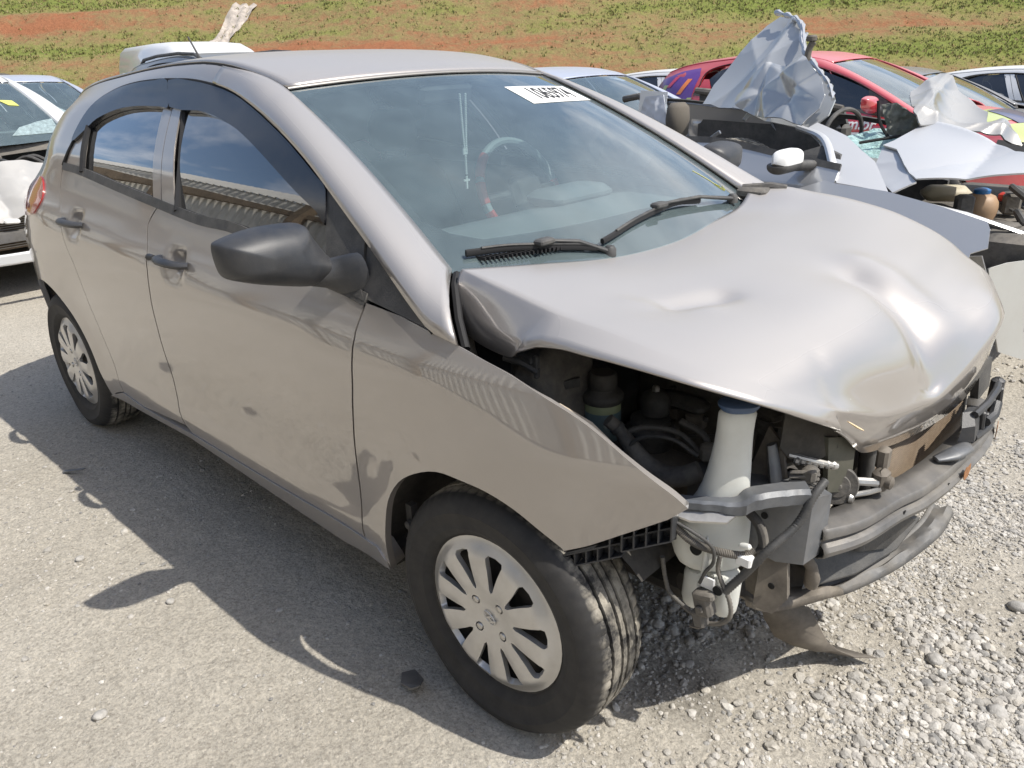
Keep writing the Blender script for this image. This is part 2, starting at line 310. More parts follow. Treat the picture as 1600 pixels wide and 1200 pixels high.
def panel(poly, surf, step=.04, holes=(), flange=.0, off=0.0, flip=False, deform=None):
    """sheet cut from a curved surface surf(a,b)->xyz by a 2-D outline, with a folded edge; smooth analytic normals"""
    loops=[densify(poly,step*.6)]+[densify(h,step*.5) for h in holes]
    pts=[];edges=[];rng_=[]
    for L in loops:
        o=len(pts); pts+=L; edges+=[(o+i,o+(i+1)%len(L)) for i in range(len(L))]; rng_.append((o,len(L)))
    allp=np.array(pts); x0,y0=allp.min(0); x1,y1=allp.max(0); h=step*.866; r=0
    yy=y0+h*.5
    P2=np.array(loops[0])
    while yy<y1:
        xx=x0+(step*.5 if r%2 else 0)
        while xx<x1:
            if inpoly(xx,yy,loops[0]) and not any(inpoly(xx,yy,L) for L in loops[1:]):
                if ((allp[:,0]-xx)**2+(allp[:,1]-yy)**2).min()>(step*.35)**2: pts.append((xx,yy))
            xx+=step
        yy+=h; r+=1
    vs2,_,fs,_,_,_=delaunay_2d_cdt([Vector(p) for p in pts],edges,[],0,1e-6)
    F=[]
    for f in fs:
        cx=sum(vs2[i].x for i in f)/3; cy=sum(vs2[i].y for i in f)/3
        if inpoly(cx,cy,loops[0]) and not any(inpoly(cx,cy,L) for L in loops[1:]): F.append(tuple(f))
    e=.002; vs=[];ns=[]
    S=surf if deform is None else (lambda a,b: deform(*surf(a,b)))
    for v in vs2:
        a,b=v.x,v.y; p=Vector(S(a,b)); n=(Vector(S(a+e,b))-Vector(S(a-e,b))).cross(Vector(S(a,b+e))-Vector(S(a,b-e)))
        n=n.normalized()*(-1 if flip else 1); vs.append(p+n*off); ns.append(n)
    # orientation
    if F:
        i,j,k=F[len(F)//2]; fn=(vs[j]-vs[i]).cross(vs[k]-vs[i])
        if fn.dot(ns[i])<0: F=[f[::-1] for f in F]
    if flange>0:
        for L in loops:
            # match loop points to output vertices (cdt keeps input order for distinct points)
            idx=[]
            for p in L:
                idx.append(min(range(len(vs2)),key=lambda q:(vs2[q].x-p[0])**2+(vs2[q].y-p[1])**2) if False else None)
        key={(round(v.x,5),round(v.y,5)):i for i,v in enumerate(vs2)}
        for L in loops:
            ids=[key.get((round(p[0],5),round(p[1],5))) for p in L]
            ids=[i for i in ids if i is not None]; m=len(ids); o=len(vs)
            for q,i in enumerate(ids):
                a=vs[ids[q-1]]; b=vs[ids[(q+1)%m]]; t=(b-a).normalized(); sd=t.cross(ns[i]).normalized()
                vs.append(vs[i]); ns.append(None); vs.append(vs[i]-ns[i]*flange); ns.append(None)
            for q in range(m):
                q2=(q+1)%m; F.append((o+2*q,o+2*q2,o+2*q2+1,o+2*q+1))
    me=bpy.data.meshes.new('p'); me.from_pydata([tuple(v) for v in vs],[],F); me.update()
    me.polygons.foreach_set('use_smooth',[True]*len(me.polygons))
    vn=[tuple(me.vertices[i].normal) if n is None else tuple(n) for i,n in enumerate(ns)]
    me.normals_split_custom_set_from_vertices(vn)
    return me
def mirror_mesh(me):
    m2=me.copy(); n=len(m2.vertices); co=np.zeros(n*3); m2.vertices.foreach_get('co',co); co=co.reshape(-1,3)
    fs=[tuple(reversed(p.vertices)) for p in me.polygons]
    co[:,1]*=-1
    m3=bpy.data.meshes.new(me.name+'_m'); m3.from_pydata(co.tolist(),[],fs); m3.update(); m3.polygons.foreach_set('use_smooth',[True]*len(fs))
    nn=[Vector((0,0,0))]*n
    try:
        acc=[None]*n
        for l,c in zip(me.loops,me.corner_normals):
            acc[l.vertex_index]=c.vector
        m3.normals_split_custom_set_from_vertices([(a[0],-a[1],a[2]) if a is not None else (0,0,1) for a in acc])
    except Exception: pass
    for m in me.materials: m3.materials.append(m)
    return m3
def text_mesh(txt, size, ext=.0008, bold=0.0, shear=0.0):
    cu=bpy.data.curves.new('t','FONT'); cu.body=txt; cu.size=size; cu.extrude=ext; cu.offset=bold; cu.shear=shear; cu.align_x='CENTER'; cu.align_y='CENTER'; cu.resolution_u=3
    o=bpy.data.objects.new('t',cu); COL.objects.link(o); dg=bpy.context.evaluated_depsgraph_get(); me=bpy.data.meshes.new_from_object(o.evaluated_get(dg))
    bpy.data.objects.remove(o); me.materials.clear(); return me
# ------------------------------------------------------------------ materials
def mat(name, col, rough=.6, metal=0.0, coat=0.0, coat_r=.05, var=.0, scale=8, bump=0.0, bscale=60, dust=None, dustamt=0.0, dscale=5, spec=.5, alpha=None):
    m=bpy.data.materials.new(name); m.use_nodes=True; t=m.node_tree; N=t.nodes; L=t.links; b=N['Principled BSDF']
    b.inputs['Base Color'].default_value=(*col,1); b.inputs['Roughness'].default_value=rough; b.inputs['Metallic'].default_value=metal
    b.inputs['Coat Weight'].default_value=coat; b.inputs['Coat Roughness'].default_value=coat_r; b.inputs['Coat IOR'].default_value=1.75; b.inputs['Specular IOR Level'].default_value=spec
    tcn=N.new('ShaderNodeTexCoord'); out=None
    if var>0:
        n=N.new('ShaderNodeTexNoise'); n.inputs['Scale'].default_value=scale; n.inputs['Detail'].default_value=6; n.inputs['Roughness'].default_value=.65; L.new(tcn.outputs['Object'],n.inputs['Vector'])
        r=N.new('ShaderNodeMapRange'); L.new(n.outputs['Fac'],r.inputs[0]); r.inputs[1].default_value=.3; r.inputs[2].default_value=.7; r.inputs[3].default_value=1-var; r.inputs[4].default_value=1+var
        mm=N.new('ShaderNodeVectorMath'); mm.operation='SCALE'; mm.inputs[0].default_value=col; L.new(r.outputs[0],mm.inputs['Scale']); out=mm.outputs[0]; L.new(out,b.inputs['Base Color'])
    if dustamt>0:
        n=N.new('ShaderNodeTexNoise'); n.inputs['Scale'].default_value=dscale; n.inputs['Detail'].default_value=10; n.inputs['Roughness'].default_value=.72; L.new(tcn.outputs['Object'],n.inputs['Vector'])
        r=N.new('ShaderNodeMapRange'); L.new(n.outputs['Fac'],r.inputs[0]); r.inputs[1].default_value=.38; r.inputs[2].default_value=.78; r.inputs[3].default_value=0; r.inputs[4].default_value=dustamt
        x=N.new('ShaderNodeMix'); x.data_type='RGBA'; L.new(r.outputs[0],x.inputs[0]); x.inputs[7].default_value=(*(dust or (.36,.32,.26)),1)
        if out: L.new(out,x.inputs[6])
        else: x.inputs[6].default_value=(*col,1)
        L.new(x.outputs[2],b.inputs['Base Color'])
        rr=N.new('ShaderNodeMapRange'); L.new(r.outputs[0],rr.inputs[0]); rr.inputs[1].default_value=0; rr.inputs[2].default_value=1; rr.inputs[3].default_value=rough; rr.inputs[4].default_value=.95; L.new(rr.outputs[0],b.inputs['Roughness'])
        if coat>0:
            cc=N.new('ShaderNodeMapRange'); L.new(r.outputs[0],cc.inputs[0]); cc.inputs[3].default_value=coat; cc.inputs[4].default_value=coat*.2; L.new(cc.outputs[0],b.inputs['Coat Weight'])
    if bump>0:
        n=N.new('ShaderNodeTexNoise'); n.inputs['Scale'].default_value=bscale; n.inputs['Detail'].default_value=5; L.new(tcn.outputs['Object'],n.inputs['Vector'])
        bp=N.new('ShaderNodeBump'); bp.inputs['Strength'].default_value=bump; bp.inputs['Distance'].default_value=.01; L.new(n.outputs['Fac'],bp.inputs['Height']); L.new(bp.outputs[0],b.inputs['Normal'])
    return m
def paint(name, col, metal=.65, rough=.36, dustamt=.22, dscale=4, coat=1.0):
    m=mat(name,col,rough,metal,coat,.025,var=.012,scale=2.0,dustamt=dustamt,dscale=dscale,dust=(.42,.39,.34))
    t=m.node_tree; N=t.nodes; L=t.links; b=N['Principled BSDF']
    # fine specks of dirt and dried drops
    tcn=N.new('ShaderNodeTexCoord'); vo=N.new('ShaderNodeTexVoronoi'); vo.inputs['Scale'].default_value=55; L.new(tcn.outputs['Object'],vo.inputs['Vector'])
    n=N.new('ShaderNodeTexNoise'); n.inputs['Scale'].default_value=7; L.new(tcn.outputs['Object'],n.inputs['Vector'])
    lt=N.new('ShaderNodeMath'); lt.operation='LESS_THAN'; L.new(vo.outputs['Distance'],lt.inputs[0])
    r=N.new('ShaderNodeMapRange'); L.new(n.outputs['Fac'],r.inputs[0]); r.inputs[1].default_value=.58; r.inputs[2].default_value=.85; r.inputs[3].default_value=0; r.inputs[4].default_value=.16; L.new(r.outputs[0],lt.inputs[1])
    src=b.inputs['Base Color'].links[0].from_socket; x=N.new('ShaderNodeMix'); x.data_type='RGBA'; mu=N.new('ShaderNodeMath'); mu.operation='MULTIPLY'; L.new(lt.outputs[0],mu.inputs[0]); mu.inputs[1].default_value=.5
    L.new(mu.outputs[0],x.inputs[0]); L.new(src,x.inputs[6]); x.inputs[7].default_value=(.6,.58,.54,1); L.new(x.outputs[2],b.inputs['Base Color'])
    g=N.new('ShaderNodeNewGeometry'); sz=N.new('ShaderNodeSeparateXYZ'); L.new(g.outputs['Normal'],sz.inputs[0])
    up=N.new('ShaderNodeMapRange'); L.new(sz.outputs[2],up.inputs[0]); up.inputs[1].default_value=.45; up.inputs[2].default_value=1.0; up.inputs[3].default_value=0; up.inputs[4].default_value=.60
    src=b.inputs['Base Color'].links[0].from_socket; x2=N.new('ShaderNodeMix'); x2.data_type='RGBA'; L.new(up.outputs[0],x2.inputs[0]); L.new(src,x2.inputs[6]); x2.inputs[7].default_value=(*[min(.9,c*.70+.26) for c in col],1); L.new(x2.outputs[2],b.inputs['Base Color'])  # upward faces paler: settled dust plus sky sheen put into the colour
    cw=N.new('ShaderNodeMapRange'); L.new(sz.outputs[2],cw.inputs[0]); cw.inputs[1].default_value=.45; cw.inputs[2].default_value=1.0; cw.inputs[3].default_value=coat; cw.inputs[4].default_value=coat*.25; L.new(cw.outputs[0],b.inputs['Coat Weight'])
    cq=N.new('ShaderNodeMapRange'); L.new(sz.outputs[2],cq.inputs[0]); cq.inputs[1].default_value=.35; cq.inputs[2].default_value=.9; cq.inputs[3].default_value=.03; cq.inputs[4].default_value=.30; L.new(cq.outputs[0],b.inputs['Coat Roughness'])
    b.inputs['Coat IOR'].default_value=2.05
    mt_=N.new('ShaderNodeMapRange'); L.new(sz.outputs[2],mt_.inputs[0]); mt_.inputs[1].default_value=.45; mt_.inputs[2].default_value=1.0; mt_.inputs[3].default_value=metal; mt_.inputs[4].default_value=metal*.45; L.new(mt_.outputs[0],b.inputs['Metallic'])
    return m
def glass(name, tint, dust_sheen=(.35,.36,.36), dust=.08, refl=1.0, k=1.45):
    m=bpy.data.materials.new(name); m.use_nodes=True; t=m.node_tree; N=t.nodes; L=t.links; N.clear()
    o=N.new('ShaderNodeOutputMaterial'); tr=N.new('ShaderNodeBsdfTransparent'); tr.inputs[0].default_value=(*tint,1)
    gl=N.new('ShaderNodeBsdfGlossy'); gl.inputs['Roughness'].default_value=.015; gl.inputs[0].default_value=(refl,refl,refl,1)
    fr=N.new('ShaderNodeFresnel'); fr.inputs[0].default_value=1.52; m2=N.new('ShaderNodeMath'); m2.operation='MULTIPLY'; m2.use_clamp=True; L.new(fr.outputs[0],m2.inputs[0]); m2.inputs[1].default_value=k
    df=N.new('ShaderNodeBsdfDiffuse'); df.inputs[0].default_value=(*dust_sheen,1)
    tcn=N.new('ShaderNodeTexCoord'); n=N.new('ShaderNodeTexNoise'); n.inputs['Scale'].default_value=6; n.inputs['Detail'].default_value=9; n.inputs['Roughness'].default_value=.7; L.new(tcn.outputs['Object'],n.inputs['Vector'])
    r=N.new('ShaderNodeMapRange'); L.new(n.outputs['Fac'],r.inputs[0]); r.inputs[1].default_value=.3; r.inputs[2].default_value=.8; r.inputs[3].default_value=dust*.75; r.inputs[4].default_value=dust*1.3
    a=N.new('ShaderNodeMixShader'); L.new(r.outputs[0],a.inputs[0]); L.new(tr.outputs[0],a.inputs[1]); L.new(df.outputs[0],a.inputs[2])
    c=N.new('ShaderNodeMixShader'); L.new(m2.outputs[0],c.inputs[0]); L.new(a.outputs[0],c.inputs[1]); L.new(gl.outputs[0],c.inputs[2]); L.new(c.outputs[0],o.inputs[0])
    return m
M={}
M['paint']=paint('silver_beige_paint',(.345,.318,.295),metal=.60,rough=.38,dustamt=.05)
M['black_plastic']=mat('black_plastic',(.048,.049,.050),.55,var=.25,scale=20,bump=.15,bscale=300,dustamt=.25)
M['mirror_black']=mat('smooth_black_plastic',(.028,.031,.037),.42,var=.1,bump=.10,bscale=500,dustamt=.12,dscale=9)
M['dirty_black']=mat('dirty_black_plastic',(.085,.080,.074),.7,var=.3,scale=25,dustamt=.55,dscale=9,bump=.2,bscale=90)
M['rubber']=mat('rubber_seal',(.012,.012,.013),.75,var=.1)
M['gap']=mat('dark_cavity',(.010,.010,.010),.95)  # near-black that stands in for shade inside gaps and holes
M['under']=mat('underbody',(.032,.030,.028),.9,dustamt=.3)
M['visor']=mat('smoked_visor',(.012,.013,.017),.16,coat=.3,coat_r=.08,dustamt=.06,dscale=12,spec=.4)
M['tint']=glass('tinted_side_glass',(.035,.04,.045),dust=.04,k=2.9)
M['ws']=glass('windscreen_glass',(.66,.76,.77),dust_sheen=(.38,.50,.53),dust=.21)  # besides dust, the teal layer stands in for reflected sky brightness
M['clear']=glass('clear_glass',(.7,.78,.76),dust=.12)
M['frit']=mat('windscreen_border',(.012,.013,.016),.12,coat=.5,dustamt=.15)
M['hub']=mat('hubcap_silver',(.60,.59,.57),.34,.6,coat=.4,coat_r=.15,var=.08,dustamt=.25,dscale=14)
M['steel']=mat('dark_steel_wheel',(.022,.022,.023),.6,.3,dustamt=.3)
M['beam']=mat('worn_grey_steel',(.17,.165,.16),.45,.5,var=.3,scale=9,dustamt=.55,dscale=7,dust=(.30,.27,.22),bump=.15,bscale=30)
M['greymetal']=mat('grey_primer_metal',(.13,.14,.155),.45,.35,var=.25,scale=14,dustamt=.35,bump=.1,bscale=40)
M['browngrey']=mat('dusty_brown_metal',(.115,.10,.085),.65,.2,var=.3,scale=14,dustamt=.6,dscale=10)
M['alu']=mat('aluminium',(.52,.51,.49),.38,.9,var=.2,scale=30,dustamt=.2)
M['rust']=mat('rusty_patch',(.30,.14,.06),.85,var=.3,scale=60)
M['tank']=mat('translucent_white_plastic',(.66,.67,.63),.42,var=.06,dustamt=.35,dscale=6,dust=(.50,.46,.38))
M['tank'].node_tree.nodes['Principled BSDF'].inputs['Subsurface Weight'].default_value=.25
M['tank'].node_tree.nodes['Principled BSDF'].inputs['Subsurface Radius'].default_value=(.02,.02,.02)
M['blue_cap']=mat('dark_blue_plastic',(.045,.085,.17),.4,dustamt=.1)
M['fluid']=mat('reservoir_blue_grey',(.13,.21,.24),.35,coat=.3,dustamt=.2)
M['fluid2']=mat('reservoir_pale_green',(.33,.38,.22),.4,dustamt=.2)
M['conv']=mat('corrugated_conduit',(.10,.095,.088),.7,dustamt=.5,dscale=20)
M['red_lens']=mat('red_lamp_lens',(.35,.012,.012),.12,coat=1,dustamt=.1)
M['white']=mat('white_label',(.80,.80,.78),.6)
M['ink']=mat('black_ink',(.02,.02,.02),.6)
M['fabric']=mat('dark_seat_fabric',(.035,.035,.037),.9,bump=.2,bscale=200)
M['dash']=mat('dusty_dashboard',(.17,.18,.18),.75,var=.1,dustamt=.3,dscale=3,dust=(.30,.31,.30))
M['redpart']=mat('red_vinyl',(.55,.05,.03),.45)
M['pearl']=mat('rosary_beads',(.75,.78,.74),.3)
M['mesh']=mat('radiator_fins',(.16,.115,.075),.6,.3,var=.2,scale=80,dustamt=.4)
# ------------------------------------------------------------------ ground
def _hash(i,j,s):
    h=(i*374761393+j*668265263+s*1442695041)&0xffffffff; h=((h^(h>>13))*1274126177)&0xffffffff; return ((h^(h>>16))&0xffff)/65535.0
def vnoise(x,y,s=0):
    xi=np.floor(x).astype(np.int64); yi=np.floor(y).astype(np.int64); fx=x-xi; fy=y-yi; fx=fx*fx*(3-2*fx); fy=fy*fy*(3-2*fy)
    a=_hash(xi,yi,s);b=_hash(xi+1,yi,s);c=_hash(xi,yi+1,s);d=_hash(xi+1,yi+1,s)
    return (a*(1-fx)+b*fx)*(1-fy)+(c*(1-fx)+d*fx)*fy
def fbm(x,y,f,o=4,g=.55,s=0):
    r=0;a=1;t=0
    for k in range(o): r=r+a*(vnoise(x*f+k*17.3,y*f-k*9.1,s+k)-.5); t+=a; a*=g; f*=2.03
    return r/t
def rocky(x,y):
    # how stony the dirt is (0 fine dust .. 1 loose gravel): dusty near the parked side, gravel in front of the cars
    n=fbm(x,y,.9,3,s=40)
    return np.clip(.15+ (x*.75+y*.45+.1)*.55 + n*1.3,0,1)
def ground_z(x,y):
    x=np.asarray(x,float);y=np.asarray(y,float)
    k=rocky(x,y)
    z=fbm(x,y,.5,3,s=1)*.03+fbm(x,y,5,4,.6,s=5)*(.016+.010*k)+fbm(x,y,26,3,.6,s=9)*(.0065+.007*k)
    z=z-.045*np.maximum(0,y-6)*(np.maximum(0,y-6)<40)
    # flatten where the tyres of the hatchback stand
    for cx,cy in ((0,-.74),(-2.5,-.74),(0,.74),(-2.5,.74)):
        w=np.exp(-(((x-cx)/.22)**2+((y-cy)/.2)**2)); z=z*(1-w)
    return z-.004
def axis(a,b,fine0,fine1,st,grow=1.12):
    c=list(np.arange(fine0,fine1,st)); s=st; x=fine0
    while x>a: s*=grow; x-=s; c.insert(0,x)
    s=st; x=c[-1]
    while x<b: s*=grow; x+=s; c.append(x)
    return np.array(c)
gx=axis(-70,60,-3.6,1.5,.013); gy=axis(-60,80,-1.9,1.4,.013)
X,Y=np.meshgrid(gx,gy,indexing='ij'); Z=ground_z(X,Y)
nx,ny=X.shape; co=np.stack([X,Y,Z],-1).reshape(-1,3)
idx=np.arange(nx*ny).reshape(nx,ny); q=np.stack([idx[:-1,:-1],idx[1:,:-1],idx[1:,1:],idx[:-1,1:]],-1).reshape(-1,4)
def fast_mesh(name,co,faces,smooth=True):
    k=faces.shape[1]; me=bpy.data.meshes.new(name); me.vertices.add(len(co)); me.vertices.foreach_set('co',co.astype(np.float32).ravel())
    me.loops.add(faces.size); me.loops.foreach_set('vertex_index',faces.astype(np.int32).ravel())
    me.polygons.add(len(faces)); me.polygons.foreach_set('loop_start',np.arange(0,faces.size,k,dtype=np.int32)); 
    me.polygons.foreach_set('use_smooth',np.full(len(faces),smooth)); me.update(calc_edges=True); return me
def ground_mat():
    m=bpy.data.materials.new('dry_dirt'); m.use_nodes=True; t=m.node_tree; N=t.nodes; L=t.links; b=N['Principled BSDF']; b.inputs['Roughness'].default_value=.95; b.inputs['Specular IOR Level'].default_value=.2
    tcn=N.new('ShaderNodeTexCoord')
    def noise(sc,det=8,ro=.6):
        n=N.new('ShaderNodeTexNoise'); n.inputs['Scale'].default_value=sc; n.inputs['Detail'].default_value=det; n.inputs['Roughness'].default_value=ro; L.new(tcn.outputs['Object'],n.inputs['Vector']); return n.outputs['Fac']
    def ramp(f,*st):
        r=N.new('ShaderNodeValToRGB'); e=r.color_ramp.elements
        for i,(p_,c) in enumerate(st):
            if i>=2: e.new(p_)
            e[i].position=p_; e[i].color=(*c,1)
        L.new(f,r.inputs[0]); return r.outputs[0]
    def mix(f,a,bb,mode='MIX'):
        x=N.new('ShaderNodeMix'); x.data_type='RGBA'; x.blend_type=mode
        if isinstance(f,float): x.inputs[0].default_value=f
        else: L.new(f,x.inputs[0])
        L.new(a,x.inputs[6]); L.new(bb,x.inputs[7]); return x.outputs[2]
    c1=ramp(noise(1.1,6,.6),(.3,(.38,.35,.295)),(.55,(.475,.443,.383)),(.75,(.56,.528,.465)))
    c2=ramp(noise(55,10,.72),(.30,(.30,.275,.235)),(.52,(.465,.433,.375)),(.75,(.63,.595,.525)))
    c=mix(.42,c1,c2)
    gr=ramp(noise(150,6,.75),(.30,(.50,.49,.48)),(.48,(1,1,1)),(.75,(1.32,1.3,1.26)))
    c=mix(.75,c,gr,'MULTIPLY')
    # small mineral grains: light and dark
    vo=N.new('ShaderNodeTexVoronoi'); vo.inputs['Scale'].default_value=140; L.new(tcn.outputs['Object'],vo.inputs['Vector'])
    g2=ramp(vo.outputs['Color'],(.10,(.52,.51,.50)),(.5,(1,1,1)),(.92,(1.35,1.33,1.3)))
    c=mix(.42,c,g2,'MULTIPLY')
    # moist dark stain under the nose
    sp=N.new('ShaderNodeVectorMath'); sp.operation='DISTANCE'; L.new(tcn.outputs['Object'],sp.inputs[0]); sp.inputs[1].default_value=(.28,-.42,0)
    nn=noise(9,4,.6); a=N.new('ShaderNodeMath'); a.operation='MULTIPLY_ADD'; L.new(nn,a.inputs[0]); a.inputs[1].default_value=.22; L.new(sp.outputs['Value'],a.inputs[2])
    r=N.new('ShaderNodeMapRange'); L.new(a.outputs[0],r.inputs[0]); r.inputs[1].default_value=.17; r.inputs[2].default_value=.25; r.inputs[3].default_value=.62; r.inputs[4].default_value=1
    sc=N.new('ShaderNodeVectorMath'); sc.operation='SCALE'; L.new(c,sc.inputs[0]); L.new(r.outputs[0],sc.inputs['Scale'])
    L.new(sc.outputs[0],b.inputs['Base Color'])
    bp=N.new('ShaderNodeBump'); bp.inputs['Strength'].default_value=.55; bp.inputs['Distance'].default_value=.009; L.new(noise(120,8,.75),bp.inputs['Height'])
    b2=N.new('ShaderNodeBump'); b2.inputs['Strength'].default_value=.7; b2.inputs['Distance'].default_value=.018; L.new(noise(45,6,.7),b2.inputs['Height']); L.new(bp.outputs[0],b2.inputs['Normal']); L.new(b2.outputs[0],b.inputs['Normal'])
    return m
link('ground',fast_mesh('ground',co,q),ground_mat(),kind='structure')
# loose gravel and pebbles lying on the dirt: too many to count
def ico(sub=0):
    t=(1+5**.5)/2
    v=[(-1,t,0),(1,t,0),(-1,-t,0),(1,-t,0),(0,-1,t),(0,1,t),(0,-1,-t),(0,1,-t),(t,0,-1),(t,0,1),(-t,0,-1),(-t,0,1)]
    f=[(0,11,5),(0,5,1),(0,1,7),(0,7,10),(0,10,11),(1,5,9),(5,11,4),(11,10,2),(10,7,6),(7,1,8),(3,9,4),(3,4,2),(3,2,6),(3,6,8),(3,8,9),(4,9,5),(2,4,11),(6,2,10),(8,6,7),(9,8,1)]
    v=[np.array(a)/np.linalg.norm(a) for a in v]
    for _ in range(sub):
        c={};nf=[]
        def mid(a,b):
            k=(min(a,b),max(a,b))
            if k not in c: m_=v[a]+v[b]; v.append(m_/np.linalg.norm(m_)); c[k]=len(v)-1
            return c[k]
        for a,b,d in f:
            ab,bd,da=mid(a,b),mid(b,d),mid(d,a); nf+=[(a,ab,da),(b,bd,ab),(d,da,bd),(ab,bd,da)]
        f=nf
    return np.array(v),np.array(f)
def rotmats(n):
    q=rng.normal(size=(n,4)); q/=np.linalg.norm(q,axis=1)[:,None]; w,x,y,z=q.T
    return np.stack([1-2*(y*y+z*z),2*(x*y-z*w),2*(x*z+y*w),2*(x*y+z*w),1-2*(x*x+z*z),2*(y*z-x*w),2*(x*z-y*w),2*(y*z+x*w),1-2*(x*x+y*y)],-1).reshape(-1,3,3)
def stones(n,sub,xs,ys,sz,flat=.6,jit=.22,sink=.35):
    v,f=ico(sub); m=len(v)
    V=v[None]*(1+rng.normal(0,jit,(n,m,1))*(.6 if sub==0 else .42))*rng.uniform(.7,1.25,(n,1,3))
    V=np.einsum('nij,nmj->nmi',rotmats(n),V); V[:,:,2]*=flat; V*=sz[:,None,None]
    V[:,:,0]+=xs[:,None]; V[:,:,1]+=ys[:,None]; V[:,:,2]+=(ground_z(xs,ys)+sz*flat*(1-2*sink)*.8)[:,None]
    F=(f[None]+np.arange(n)[:,None,None]*m).reshape(-1,3)
    return V.reshape(-1,3),F
def stone_mat(name,cols):
    m=bpy.data.materials.new(name); m.use_nodes=True; t=m.node_tree; N=t.nodes; L=t.links; b=N['Principled BSDF']; b.inputs['Roughness'].default_value=.9; b.inputs['Specular IOR Level'].default_value=.25
    g=N.new('ShaderNodeNewGeometry'); r=N.new('ShaderNodeValToRGB'); e=r.color_ramp.elements
    for i,c in enumerate(cols):
        if i>=2: e.new(i/(len(cols)-1))
    for i,c in enumerate(cols): e[i].position=i/(len(cols)-1); e[i].color=(*c,1)
    L.new(g.outputs['Random Per Island'],r.inputs[0])
    tcn=N.new('ShaderNodeTexCoord'); n=N.new('ShaderNodeTexNoise'); n.inputs['Scale'].default_value=70; n.inputs['Detail'].default_value=6; L.new(tcn.outputs['Object'],n.inputs['Vector'])
    rr=N.new('ShaderNodeMapRange'); L.new(n.outputs['Fac'],rr.inputs[0]); rr.inputs[1].default_value=.3; rr.inputs[2].default_value=.7; rr.inputs[3].default_value=.78; rr.inputs[4].default_value=1.15
    s=N.new('ShaderNodeVectorMath'); s.operation='SCALE'; L.new(r.outputs[0],s.inputs[0]); L.new(rr.outputs[0],s.inputs['Scale']); L.new(s.outputs[0],b.inputs['Base Color'])
    bp=N.new('ShaderNodeBump'); bp.inputs['Strength'].default_value=.4; bp.inputs['Distance'].default_value=.004; n2=N.new('ShaderNodeTexNoise'); n2.inputs['Scale'].default_value=260; L.new(tcn.outputs['Object'],n2.inputs['Vector']); L.new(n2.outputs['Fac'],bp.inputs['Height']); L.new(bp.outputs[0],b.inputs['Normal'])
    return m
SM=stone_mat('gravel_stone',[(.33,.315,.29),(.50,.475,.43),(.43,.405,.36),(.24,.235,.225),(.58,.555,.51),(.38,.36,.33),(.47,.435,.37)])
def scatter(n,x0,x1,y0,y1,dens=1.0):
    xs=rng.uniform(x0,x1,n*4); ys=rng.uniform(y0,y1,n*4); k=rocky(xs,ys); cl=np.clip(fbm(xs,ys,2.2,3,s=77)*3+.5,0.05,1)
    keep=rng.random(n*4)<(.10+k**1.4)*cl*dens; return xs[keep][:n],ys[keep][:n]
vs_=[];fs_=[];o_=0
for n,sub,box,lo,hi,a in ((34000,0,(-.6,1.6,-1.5,1.6),.0016,.0085,2.2),(52000,0,(-3.8,.6,-2.0,1.2),.0014,.0070,2.8),(12000,0,(-6,4,-1.5,6),.004,.015,2.2),(3000,1,(-.2,1.5,-1.1,1.5),.005,.012,2.2),(1700,1,(.05,.95,-.75,.35),.006,.016,1.8),(30000,0,(.0,1.1,-1.3,.9),.0018,.0065,2.0),(900,1,(-3.5,1.2,-1.9,1.2),.004,.011,2.4),(2500,0,(-16,4,1,18),.010,.035,2)):
    xs,ys=scatter(n,*box); m=len(xs); sz=lo+(hi-lo)*rng.random(m)**a
    V,F=stones(m,sub,xs,ys,sz); vs_.append(V); fs_.append(F+o_); o_+=len(V)
link('gravel',fast_mesh('gravel',np.concatenate(vs_),np.concatenate(fs_),False),SM,kind='stuff')
# a few stones large enough to single out
for i,(x,y,s,lab) in enumerate(((-1.45,-1.22,.016,'pale pebble on the sunlit dirt left of the mirror shadow'),(-1.02,-1.12,.014,'single pale stone below the mirror shadow on the dirt'),(-.72,-1.43,.017,'round grey stone near the lower left edge of the dirt'),(.86,-.02,.020,'pale rounded stone on the gravel at the lower right'),(.80,.42,.024,'flat tan stone on the gravel beside the torn bumper tray'),(.93,.32,.022,'grey stone on the gravel to the right of the torn tray'),(.70,.06,.020,'dark grey stone just in front of the hanging plastic sheet'))):
    V,F=stones(1,2,np.array([0.0]),np.array([0.0]),np.array([s]),.65,.10,.2); V[:,2]+=float(ground_z(x,y))-float(ground_z(0,0))
    o=link('stone',fast_mesh('stone',V,F),SM); o.location=(x,y,0); tag(o,lab,'stone','larger stones on the dirt')
# ------------------------------------------------------------------ embankment behind the yard
E0=np.array([1.03,-1.75]); ED=np.array([-.699,.715]); ER=np.array([.715,.699])
def emb_h(s,t):
    # s distance up the slope from its foot, t along it
    base=-.75+s*.50
    st=s+fbm(t,s,.15,2,s=31)*1.2
    ter=(np.floor(st/2.6)+np.clip((st/2.6-np.floor(st/2.6))*1.35-.175,0,1))*2.6*.5
    return base*.55+(-.75+ter)*.45+fbm(t,s,.35,4,.6,s=3)*.35+fbm(t,s*1.5,2.2,4,.65,s=8)*.12
ss=np.concatenate([np.linspace(-1,11,240),np.linspace(11.3,34,40)]); tt=np.linspace(-60,60,1000)
S,T=np.meshgrid(ss,tt,indexing='ij'); D=19.5+S+fbm(T,S,.08,2,s=50)*1.5
XX=E0[0]+ED[0]*D+ER[0]*T; YY=E0[1]+ED[1]*D+ER[1]*T; ZZ=emb_h(S,T)
co=np.stack([XX,YY,ZZ],-1).reshape(-1,3); nx,ny=S.shape; idx=np.arange(nx*ny).reshape(nx,ny); q=np.stack([idx[:-1,:-1],idx[:-1,1:],idx[1:,1:],idx[1:,:-1]],-1).reshape(-1,4)
me=fast_mesh('hillside',co,q)
